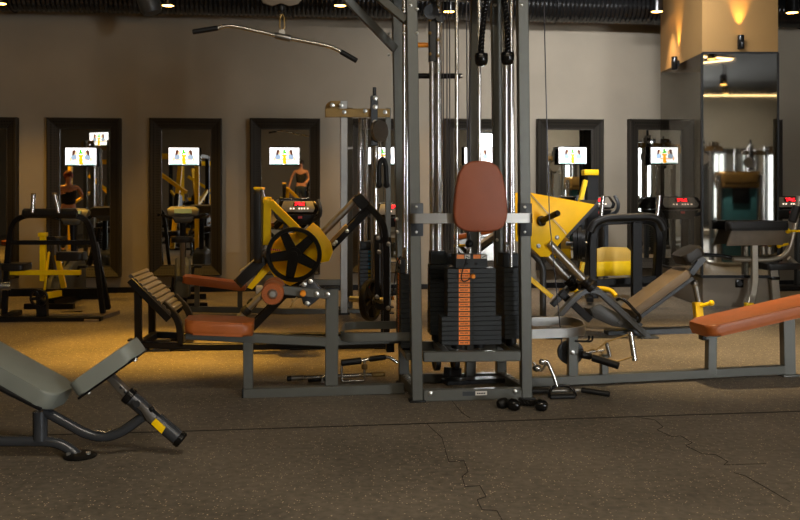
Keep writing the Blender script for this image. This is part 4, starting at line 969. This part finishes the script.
for w in (.0, .5):
    for x in (344, 375, 388): c = F(x, w, .008); q = MB(); q.box(c, (.12, .12, .016), bev=.003); q.build('foot', 'rubber', ct)
t = thing('triceps_rope', 'black rope pull hanging from the carriage of the cable tower', 'rope', T.o, T.yaw)
q = MB(); q.tube([P(379, 185, -.2), P(379, 165, -.2), P(382.5, 157, -.2), P(386, 165, -.2), P(386.5, 184, -.2)], .026, 10, .06); q.build('rope', 'rubber', t)
q = MB(); q.ball(P(379, 185, -.2), .035); q.ball(P(386.5, 185, -.2), .035); q.build('ball_end', 'rubber', t)
q = MB(); q.tube([P(382.5, 157.5, -.2), P(381, 146, -.2), P(380, 140, -.18)], .007, 6); q.build('clip', 'steel', t)

# ------------------------------------------------------------------ cardio machines before the mirrors
def trainer(lbl, px, pxw, ytop, Y, lean=0., grp='cross trainers with red displays'):
    loc = V(((px-HX)/FOC*Y, Y, 0)); wd = pxw/FOC*Y
    t = thing('cross_trainer', lbl, 'cardio machine', loc, YAW, grp)
    zt = CH-(ytop-HY)/FOC*Y
    def c(x, y, z): return V((x*wd, y, zt+z))
    q = MB()
    q.prism([c(-.46, -.10, -.16), c(.46, -.10, -.16), c(.5, -.10, -.10), c(.42, -.02, .0), c(-.42, -.02, .0), c(-.5, -.10, -.10)], (0, .16, -.02), .02, 3); q.build('console', 'black_satin', t)
    q = MB(); q.prism([c(-.36, -.112, -.145), c(.36, -.112, -.145), c(.40, -.105, -.10), c(.34, -.03, -.012), c(-.34, -.03, -.012), c(-.40, -.105, -.10)], (0, .02, 0), .004); pn = q.build('console_panel', 'console_grey', t)
    def pp(a, b): return c(a, -.115+(b*.08), -.14+b*.125)          # a across, b up the sloping panel
    q = MB(); q.prism([pp(-.12, .55)+V((0, -.012, 0)), pp(.2, .55)+V((0, -.012, 0)), pp(.18, .95)+V((0, -.012, 0)), pp(-.10, .95)+V((0, -.012, 0))], (0, .01, 0)); q.build('display_window', 'rubber', pn)
    q = MB()
    for i, j in ((-1, 0), (1, 0), (-.5, .5), (.5, .5), (0, .5), (-1, 1), (1, 1), (0, 1), (0, 0.15), (-.4, 1), (.45, 0)):
        q.box(pp(.04+.09*i, .64+.22*j)+V((0, -.018, 0)), (wd*.04, .004, .013))
    q.build('display_digits', 'red_led', pn)
    q = MB()
    for i in (-.2, -.13, .0, .06, .12, .2):
        q.box(pp(.03+i, .3)+V((0, -.014, 0)), (wd*.035, .004, .018))
    q.build('key_print', 'white_led', pn)
    q = MB(); q.tube([c(-.36, -.04, -.25), c(-.52, -.12, -.2), c(-.53, -.16, -.1), c(-.47, -.1, .0)], .024, 10, .08); q.build('side_handle', 'dark_grey', t)
    q = MB(); q.tube([c(.36, -.04, -.25), c(.52, -.12, -.2), c(.53, -.16, -.1), c(.47, -.1, .0)], .024, 10, .08)
    q.build('side_handle', 'dark_grey', t)
    q = MB(); q.prism([c(-.3, -.06, -.30), c(.3, -.06, -.30), c(.42, -.08, -.18), c(-.42, -.08, -.18)], (0, .12, 0), .015); q.build('console_neck', 'black_metal', t)
    q = MB(); q.box(c(.05, -.085, -.21), (.05, .02, .03)); q.build('stop_button', 'red_label', t)
    for s in (-1, 1):
        q = MB(); q.beam((s*.3*wd, .0, zt-.25), (s*.34*wd, .06, .05), .05, .075, up=(0, 1, 0)); q.build('upright', 'dark_grey', t)
    q = MB(); q.box((0, .05, .03), (wd*.9, .3, .06), bev=.01); q.build('base', 'black_metal', t)
    return t
tr4 = trainer('cross trainer with red display before the mirror behind the yellow leg press', 298, 42, 200, 11.0)
trainer('cross trainer with red display half hidden behind the leg press and cable tower', 394, 40, 203, 11.3)
trainer('grey cross trainer beside the yellow wedge, between it and the row machine', 594, 40, 196, 11.6)
trainer('cross trainer with red display behind the smoked glass of the column', 678, 46, 196.5, 11.95)
trainer('cross trainer with red display at the right edge beside the column', 786, 42, 196, 11.8)
def bike(lbl, px, ytop, Y, yaw):
    loc = V(((px-HX)/FOC*Y, Y, 0))
    t = thing('exercise_bike', lbl, 'exercise bike', loc, yaw, 'upright exercise bikes')
    s = FOC/Y; zt = CH-(ytop-HY)/s
    q = MB(); q.prism([(-.17, -.05, zt-.12), (.17, -.05, zt-.12), (.19, -.02, zt-.03), (.14, .03, zt), (-.14, .03, zt), (-.19, -.02, zt-.03)], (0, .1, -.02), .015, 3); q.build('console', 'console_silver', t)
    q = MB(); q.prism([(-.1, -.062, zt-.085), (.1, -.062, zt-.085), (.1, -.022, zt-.03), (-.1, -.022, zt-.03)], (0, .012, 0)); q.build('display', 'teal', t)
    q = MB(); q.prism([(-.09, -.06, zt-.2), (.09, -.06, zt-.2), (.13, -.06, zt-.12), (-.13, -.06, zt-.12)], (0, .12, 0), .02, 3); q.build('console_neck', 'console_silver', t)
    q = MB(); q.tube([(-.27, -.22, zt-.10), (-.25, -.1, zt-.10), (-.14, .0, zt-.14), (.14, .0, zt-.14), (.25, -.1, zt-.10), (.27, -.22, zt-.10)], .016, 10, .08); q.build('handlebar', 'black_satin', t)
    q = MB(); q.tube([(0, 0, zt-.16), (0, .04, .5), (0, .06, .12)], .035, 12); q.build('front_post', 'black_metal', t)
    q = MB(); q.prism([(-.09, -.75, .12), (-.09, .22, .12), (-.09, .2, .46), (-.09, .0, .52), (-.09, -.3, .44), (-.09, -.6, .3)], (.18, 0, 0), .03, 3); q.build('body_cover', 'dark_grey', t)
    q = MB(); q.lathe([(.0, -.02), (.22, -.02), (.23, 0), (.22, .02), (0, .02)], (0, -.15, .3), (1, 0, 0), 28); 
    q.build('flywheel', 'black_metal', t)
    q = MB(); q.tube([(0, -.5, .3), (0, -.58, .72)], .028, 12); q.build('seat_post', 'steel', t)
    q = MB(); q.cushion((0, -.46, .75), (0, -.72, .76), .24, .07, .06, .03, taper=1.); q.build('saddle', 'black_leather', t)
    for s_, z in ((-1, .17), (1, .42)):
        q = MB(); q.beam((s_*.11, -.15, .3), (s_*.12, -.15, z), .02, .03); q.box((s_*.17, -.15, z), (.09, .1, .03), bev=.006); q.build('pedal', 'rubber', t)
    q = MB()
    for y in (-.72, .2): q.beam((-.27, y, .03), (.27, y, .03), .07, .06)
    q.beam((0, -.72, .06), (0, .2, .06), .1, .08); q.build('base', 'black_metal', t)
    return t
bike('upright exercise bike before the mirror above the ribbed foot plate', 183, 206, 10.6, YAW+.12)
bike('upright exercise bike behind the row machine at far left', 73, 208, 10.6, YAW-.1)
# ------------------------------------------------------------------ the side of the room the wall mirrors and the column show
nW = V((-sin(YAW), cos(YAW), 0))
def mirrored(px, d, z=0.):                     # floor point whose image in the wall mirrors appears at column px, d metres off
    v = V(((px-HX)/FOC*d, d, 0)); s = (v-V((0, 11.9, 0))).dot(nW)
    r = v-nW*2*s; r.z = z
    return r
again(rk, mirrored(186, 20.5), pi+.3, 'row machine reflected in the mirror above the exercise bike', 'machines on the mirrored side of the room')
again(lp, mirrored(160, 26.5), 2.2, 'leg press reflected in the mirror above the exercise bike', 'machines on the mirrored side of the room')
again(hs, mirrored(168, 23.), pi, 'yellow machine reflected deep in the mirror above the exercise bike', 'machines on the mirrored side of the room')
again(ct, mirrored(94, 16.4), .3, 'cable tower reflected in the mirror behind the row machine', 'machines on the mirrored side of the room')
again(ct, mirrored(672, 17.5), pi-.2, 'cable tower reflected in the mirror beside the column', 'machines on the mirrored side of the room')
again(rk, mirrored(648, 21.), pi, 'row machine reflected in the mirror beside the column', 'machines on the mirrored side of the room')
again(lp, mirrored(352, 27.), pi+.6, 'yellow leg press reflected in the mirror behind the leg press carriage', 'machines on the mirrored side of the room')
again(ct, mirrored(474, 26.), pi, 'cable tower reflected in the mirror behind the brown back pad', 'machines on the mirrored side of the room')
# selectorised machine with blue shroud
def tower(lbl, loc, yaw):
    t = thing('weight_tower', lbl, 'gym machine', loc, yaw, 'towers with blue shrouds')
    q = MB(); q.box((0, 0, .75), (.6, .35, 1.4), bev=.03); q.build('shroud', 'teal', t)
    q = MB(); q.cushion((0, .2, 1.55), (0, -.2, 1.55), .72, .24, .08, .06); q.box((0, -.0, 1.42), (.66, .4, .1), bev=.02); q.build('top_cover', 'gold_frame', t)
    for x in (-.36, .36):
        q = MB(); q.cyl((x, -.12, 0), (x, -.12, 1.6), .05, 16); q.build('post', 'chrome', t)
    q = MB(); q.box((0, -.1, .03), (.9, .8, .06), bev=.01); q.build('base', 'silver_frame', t)
    q = MB(); q.box((0, -.18, 1.25), (.3, .02, .3), bev=.005); q.build('front_panel', 'black_satin', t)
    q = MB(); q.beam((0, -.3, .1), (0, -.9, .1), .08, .08); q.beam((0, -.75, .1), (0, -.75, .5), .07, .07, up=(0, 1, 0)); q.build('seat_frame', 'silver_frame', t)
    q = MB(); q.cushion((0, -.55, .53), (0, -.95, .53), .36, .08, .06, .03); q.build('seat_pad', 'black_leather', t)
    return t
tw = tower('weight tower with blue shroud and tan top reflected in the dark column', mirrored(580, 21.), pi)
again(ct, mirrored(596, 23.5), pi+.2, 'cable tower reflected behind the blue tower in the mirror right of the multi gym', 'machines on the mirrored side of the room')
again(hs, mirrored(200, 26.5), pi+.5, 'yellow wedge machine reflected far back in the mirror above the exercise bike', 'machines on the mirrored side of the room')
def col_mirror(px, d): return V(((px-HX)/FOC*d, 20.0-d, 0))      # image in the column's dark front
t = thing('gym_bench', 'pale bench reflected low in the dark front of the column', 'bench', col_mirror(712, 19.5), .4)
q = MB(); q.cushion((-.6, 0, .45), (.6, 0, .45), .4, .1, .06, .03); q.build('bench_pad', 'white_label', t)
for x in (-.45, .45):
    q = MB(); q.beam((x, 0, .0), (x, 0, .4), .3, .08, up=(0, 1, 0)); q.build('leg', 'silver_frame', t)

# tall yellow rack machines seen in the left mirrors
def rack(lbl, loc, yaw):
    t = thing('power_rack', lbl, 'rack', loc, yaw, 'yellow racks on the mirrored side of the room')
    for x in (-.55, .55):
        for y in (-.5, .5):
            q = MB(); q.beam((x, y, 0), (x, y, 2.05), .08, .08, up=(0, 1, 0)); q.build('post', 'yellow' if y < 0 else 'black_metal', t)
        q = MB(); q.beam((x, -.5, 2.02), (x, .5, 2.02), .07, .07); q.beam((x, -.5, .05), (x, .5, .05), .07, .07); q.build('side_rail', 'black_metal', t)
        q = MB(); q.beam((x, -.56, 1.0), (x, .5, 1.35), .05, .06); q.build('safety_arm', 'yellow', t)
        q = MB(); q.cyl((x*1.05, -.3, .7), (x*1.05+(.25 if x > 0 else -.25), -.3, .7), .025); q.build('plate_peg', 'chrome', t)
        q = MB(); q.lathe([(.03, -.05), (.2, -.05), (.21, 0), (.2, .05), (.03, .05)], (x*1.25, -.3, .7), (1, 0, 0), 28); q.build('stored_plate', 'black_metal', t)
    q = MB(); q.beam((-.55, -.5, 2.02), (.55, -.5, 2.02), .07, .07); q.beam((-.55, .5, 2.02), (.55, .5, 2.02), .07, .07); q.build('top_bar', 'yellow', t)
    q = MB(); q.beam((0, -.2, .2), (0, .5, 1.9), .09, .07); q.beam((-.3, -.3, 1.3), (.3, -.1, 1.7), .07, .07); q.build('lever_arm', 'yellow', t)
    q = MB(); q.cushion((0, -.5, .5), (0, .1, .5), .35, .09, .06, .03); q.cushion((0, .15, .6), (0, .35, 1.25), .35, .09, .06, .03); q.build('seat_pad', 'black_leather', t)
    return t
yr = rack('yellow and black rack reflected beside the screen of the exercise bike mirror', mirrored(175, 18.0), pi+.2)
again(yr, mirrored(199, 22.), pi-.3, 'yellow and black rack reflected at the right of the exercise bike mirror')
again(yr, mirrored(104, 21.), pi+.4, 'yellow and black rack reflected at the right of the row machine mirror')
again(ct, mirrored(660, 15.8), pi, 'bright cable tower reflected near the left edge of the column mirror', 'machines on the mirrored side of the room')
again(ct, mirrored(560, 21.5), pi-.4, 'cable tower reflected at the left of the mirror by the multi gym', 'machines on the mirrored side of the room')
# people far behind, seen only by reflection
def person(name, lbl, loc, yaw, pose, hair, top, bottom, arms, bare_leg):
    def skinmesh(nm, nodes, edges, root, m, parent=None, sub=2):
        me = bpy.data.meshes.new(nm); me.from_pydata([V(p) for p, r in nodes], edges, [])
        o = bpy.data.objects.new(nm, me); col.objects.link(o)
        o.modifiers.new('skin', 'SKIN').use_smooth_shade = True
        for i, (p, r) in enumerate(nodes): me.skin_vertices[0].data[i].radius = (r, r) if not isinstance(r, tuple) else r
        me.skin_vertices[0].data[root].use_root = True
        s = o.modifiers.new('sub', 'SUBSURF'); s.levels = sub; s.render_levels = sub
        dg = bpy.context.evaluated_depsgraph_get(); ev = bpy.data.meshes.new_from_object(o.evaluated_get(dg))
        o.modifiers.clear(); o.data = ev; ev.materials.clear(); ev.materials.append(MATS[m])
        for p in ev.polygons: p.use_smooth = True
        if parent is not None: o.parent = parent
        return o
    t = thing(name, lbl, 'person', loc, yaw)
    la, ra = arms
    nd = [((0, 0, .95), (.155, .115)), ((0, 0, 1.12), (.13, .1)), ((0, -.01, 1.32), (.165, .115)), ((0, 0, 1.46), (.075, .065)), ((0, -.01, 1.53), .052), ((0, -.02, 1.62), (.078, .095)), ((0, -.02, 1.71), (.07, .085))]
    ed = [(0, 1), (1, 2), (2, 3), (3, 4), (4, 5), (5, 6)]
    def chain(start, pts):
        a = start
        for p, r in pts:
            nd.append((p, r)); ed.append((a, len(nd)-1)); a = len(nd)-1
        return a
    for s, e, h in ((-1, la[0], la[1]), (1, ra[0], ra[1])):
        w = chain(2, [((s*.19, 0, 1.42), .052), (e, .04), (h, .03)])
        d = (V(h)-V(e)).normalized(); sd = d.cross(V((0, 1, .2))).normalized()
        a = chain(w, [(V(h)+d*.07, (.038, .02))])
        for k in range(4): chain(a, [(V(h)+d*(.11+.004*(k in (1, 2)))+sd*(k-1.5)*.019, .009), (V(h)+d*(.145+.01*(k in (1, 2)))+sd*(k-1.5)*.02+V((0, -.015, 0)), .007)])
        chain(w, [(V(h)+d*.04+sd*s*.05, .01), (V(h)+d*.075+sd*s*.065, .008)])
    for s in (-1, 1):
        chain(0, [((s*.1, 0, .84), .088), ((s*.11, -.01, .5), .058), ((s*.11, .01, .3), .055), ((s*.11, .02, .09), .036), ((s*.12, -.1, .045), (.042, .032)), ((s*.125, -.17, .035), (.035, .022))])
    body = skinmesh('body', nd, ed, 0, 'skin', t)
    q = MB(); q.ball((0, -.105, 1.615), .016, 8, (1, 1.2, 1.4))
    for s in (-1, 1): q.ball((s*.03, -.095, 1.65), .011, 8)
    q.build('face', 'skin', t)
    q = MB(); q.ball((0, .005, 1.68), .11, 18, (.92, 1.02, .95)); q.ball((0, .08, 1.62), .07, 12, (1.1, .8, 1.3)); q.build('hair', hair, t)
    skinmesh('top', [((0, 0, 1.0), (.172, .13)), ((0, 0, 1.12), (.15, .12)), ((0, -.01, 1.32), (.185, .135)), ((-.14, 0, 1.42), .07), ((.14, 0, 1.42), .07)], [(0, 1), (1, 2), (2, 3), (2, 4)], 0, top, t)
    lz = .55 if bare_leg else .1
    skinmesh('shorts' if bare_leg else 'trousers', [((0, 0, 1.0), (.17, .13)), ((0, 0, .92), (.175, .135)), ((-.1, 0, .8), .11), ((-.11, 0, lz), .09 if bare_leg else .06), ((.1, 0, .8), .11), ((.11, 0, lz), .09 if bare_leg else .06)], [(0, 1), (1, 2), (2, 3), (1, 4), (4, 5)], 0, bottom, t)
    for s in (-1, 1):
        q = MB(); q.cushion((s*.115, .08, .045), (s*.125, -.2, .04), .1, .085, .045, .03); q.build('shoe', 'black_leather', t)
    return t
p2 = mirrored(69, 19.5)
person('person', 'red haired person in black reflected in the mirror behind the row machine', p2, .2+0, None, 'red_hair', 'black_cloth', 'black_cloth', (((-.3, -.05, 1.2), (-.25, -.3, 1.22)), ((.3, -.08, 1.22), (.2, -.32, 1.3))), False).rotation_euler.z = pi-.3
p4 = mirrored(301, 28.6)
person('person', 'person in black top and dark shorts reflected beside the screen of the leg press mirror', p4, 0, None, 'dark_hair', 'black_cloth', 'navy_cloth', (((-.26, .0, 1.17), (-.2, -.18, 1.1)), ((.3, .0, 1.2), (.36, -.05, .95))), True).rotation_euler.z = pi+.2
# second screen seen in the mirror of the row machine
s2 = again(s0, mirrored(100, 18.2, 2.24), -2.55, 'bright screen on a pole, reflected above the other one in the row machine mirror')
s2.scale = (1.15, 1, 1.15)
t = thing('screen_pole', 'dark pole carrying the screen reflected in the row machine mirror', 'pole', mirrored(100, 18.4), -2.55)
q = MB(); q.cyl((0, .0, 0), (0, 0, 2.5), .04); q.build('pole', 'black_metal', t)
q = MB(); q.lathe([(0, 0), (.25, 0), (.25, .02), (.05, .04), (0, .04)], (0, 0, 0)); q.build('foot', 'black_metal', t)

# daylight windows of the far side, LED strips on the ceiling
def window(n, x0, x1, z0, z1):
    q = MB(); q.box(((x0+x1)/2, WB+.01, (z0+z1)/2), (x1-x0, .012, z1-z0)); struct('window_%d' % n, q, 'daylight')
    q = MB()
    for x in (x0, (x0+x1)/2, x1): q.box((x, WB+.03, (z0+z1)/2), (.07, .06, z1-z0+.07))
    for z in (z0, z1): q.box(((x0+x1)/2, WB+.03, z), (x1-x0, .06, .07))
    struct('trim_%d' % (n+10), q, 'black_metal')
window(3, 10.8, 11.2, .2, 2.6)
window(4, 6.75, 8.55, .5, 3.4)
for k, y in enumerate((-3.4, -.6)):
    q = MB(); q.box((WR-.01, y, 1.7), (.012, 1.1, 2.6)); struct('window_%d' % (5+k), q, 'daylight')
    q = MB()
    for dy in (-.55, 0, .55): q.box((WR-.03, y+dy, 1.7), (.06, .06, 2.66))
    for z in (.4, 3.0): q.box((WR-.03, y, z), (.06, 1.1, .06))
    struct('trim_%d' % (15+k), q, 'black_metal')
def strip(lbl, a, b):
    a, b = V(a), V(b); t = thing('led_strip', lbl, 'ceiling light', (a+b)/2, atan2((b-a).y, (b-a).x), 'strip lights on the ceiling')
    l = (b-a).length
    q = MB(); q.box((0, 0, .03), (l, .09, .05)); q.build('housing', 'black_metal', t)
    q = MB(); q.box((0, 0, -.002), (l-.02, .07, .012)); q.build('diffuser', 'lamp_white', t)
    for x in (-l*.4, l*.4):
        q = MB(); q.cyl((x, 0, .05), (x, 0, CZ-a.z), .006, 6); q.build('wire', 'black_metal', t)
strip('strip light reflected at the top of the dark column, near branch', (4.6, 4.4, 3.7), (6.0, 3.78, 3.7))
strip('added fill strip light on the ceiling behind the lens, left', (-5, -1, 3.7), (-1, -1, 3.7))  # this strip and the next two are added for soft fill
strip('added fill strip light on the ceiling behind the lens, right', (.5, -1.5, 3.7), (4.5, -1.5, 3.7))
strip('added fill strip light on the ceiling over the foreground', (-1.3, 2, 3.7), (1.7, 2, 3.7))
strip('strip light reflected at the top of the dark column, far branch', (4.6, 2.4, 3.7), (6.0, 3.7, 3.7))

# ------------------------------------------------------------------ light
def area(name, loc, aim, energy, rgb, sx, sy, spread=180):
    L = bpy.data.lights.new(name, 'AREA'); L.shape = 'RECTANGLE'; L.size = sx; L.size_y = sy; L.energy = energy; L.color = rgb; L.spread = R(spread)
    o = bpy.data.objects.new(name, L); col.objects.link(o); o.location = loc
    o.rotation_euler = (V(aim)-V(loc)).to_track_quat('-Z', 'Y').to_euler()
    return o
area('window_light', (7.65, WB+.1, 1.95), (5.5, 12, 1.6), 265, (.95, .98, 1.0), 1.7, 2.8, 120)
for x, y, l, e, c, n in ((2.3, 8.8, 1.7, 72, (.97, .98, 1), 'right'), (-3.6, 8.3, 4., 2, (1, .5, .15), 'left')):  # added washers above the view, brightening the back wall
    area('wall_washer', (x, y, 3.93), (x, 12, 1.9), e, c, l, .09, 115)
    strip('added strip light under the ceiling washing the back wall, '+n, (x-l/2, y, 3.95), (x+l/2, y, 3.95))
area('wall_washer', (9.4, -4.4, 3.93), (9.4, WB, 1.5), 45, (1, .95, .85), 3, .09, 130)  # added with its strip to brighten the far wall in the column's reflection
strip('added strip light brightening the far wall reflected in the dark column', (7.9, -4.4, 3.95), (10.9, -4.4, 3.95))
for x, y, l, e in ((-3.0, -1.0, 4., 8), (2.5, -1.5, 4., 40), (.2, 2.0, 3., 48)):  # fill light added beneath the three extra ceiling strips
    area('strip_fill', (x, y, 3.68), (x, y+.0001, 0), e, (1, .88, .7), l, .09)
WARM = (1.0, .52, .07)
def lampspot(px, py, e, size=75, z=3.5, rgb=WARM, dx=0, dy=0):
    p = floor_at(px, py); p.z = z
    spot('spot_light', p, (p.x+dx, p.y+dy, 0), e, rgb, size, .8, .05)
lampspot(165, 349, 760, 44)
lampspot(45, 341, 260, 48)
lampspot(320, 345, 240, 48)
lampspot(665, 350, 330, 60, rgb=(1, .72, .38))
lampspot(470, 348, 200, 50)
lampspot(800, 345, 220, 60, rgb=(1, .75, .42))
for px, py, Y, lb in lamp_spots:
    p = cpt(px, py, Y); spot('spot_light', p+V((0, 0, -.02)), (p.x, p.y+(.3 if px < 400 else -.2), 0), 120 if px < 640 else 90, WARM if px < 500 else (1, .72, .38), 72, .8, .05)
# lamps added to light the machines that the mirrors show
for x, y in ((-5.2, 5.2), (-6.3, 2.2), (5.4, 4.4), (7.6, -1.0), (.5, -3.5), (6.2, 8.3), (6.9, .8)):
    p = V((x, y, 3.6)); make_lamp('added ceiling spotlight lighting the mirrored side of the room', p)
    spot('spot_light', p+V((0, 0, -.02)), (x, y, 0), 420, WARM if x < 1 else (1, .8, .55), 85, .8, .05)
w = bpy.data.worlds.new('World'); sc.world = w; w.use_nodes = True
w.node_tree.nodes['Background'].inputs[0].default_value = (.8, .8, .85, 1); w.node_tree.nodes['Background'].inputs[1].default_value = .02

cam = bpy.data.cameras.new('Camera'); co = bpy.data.objects.new('Camera', cam); col.objects.link(co)
co.location = (0, 0, CH); co.rotation_euler = (pi/2, 0, 0)
cam.sensor_width = 36; cam.lens = FOC/800*36; cam.shift_y = -(260-HY)/800
cam.dof.use_dof = True; cam.dof.focus_distance = 5.3; cam.dof.aperture_fstop = 10
cam.clip_start = .05; sc.camera = co
vs = sc.view_settings; vs.view_transform = 'Standard'; vs.look = 'None'; vs.gamma = 1; vs.use_curve_mapping = False; vs.exposure = .7
sc.cycles.max_bounces = 8; sc.cycles.transparent_max_bounces = 16
sc.cycles.use_denoising = True
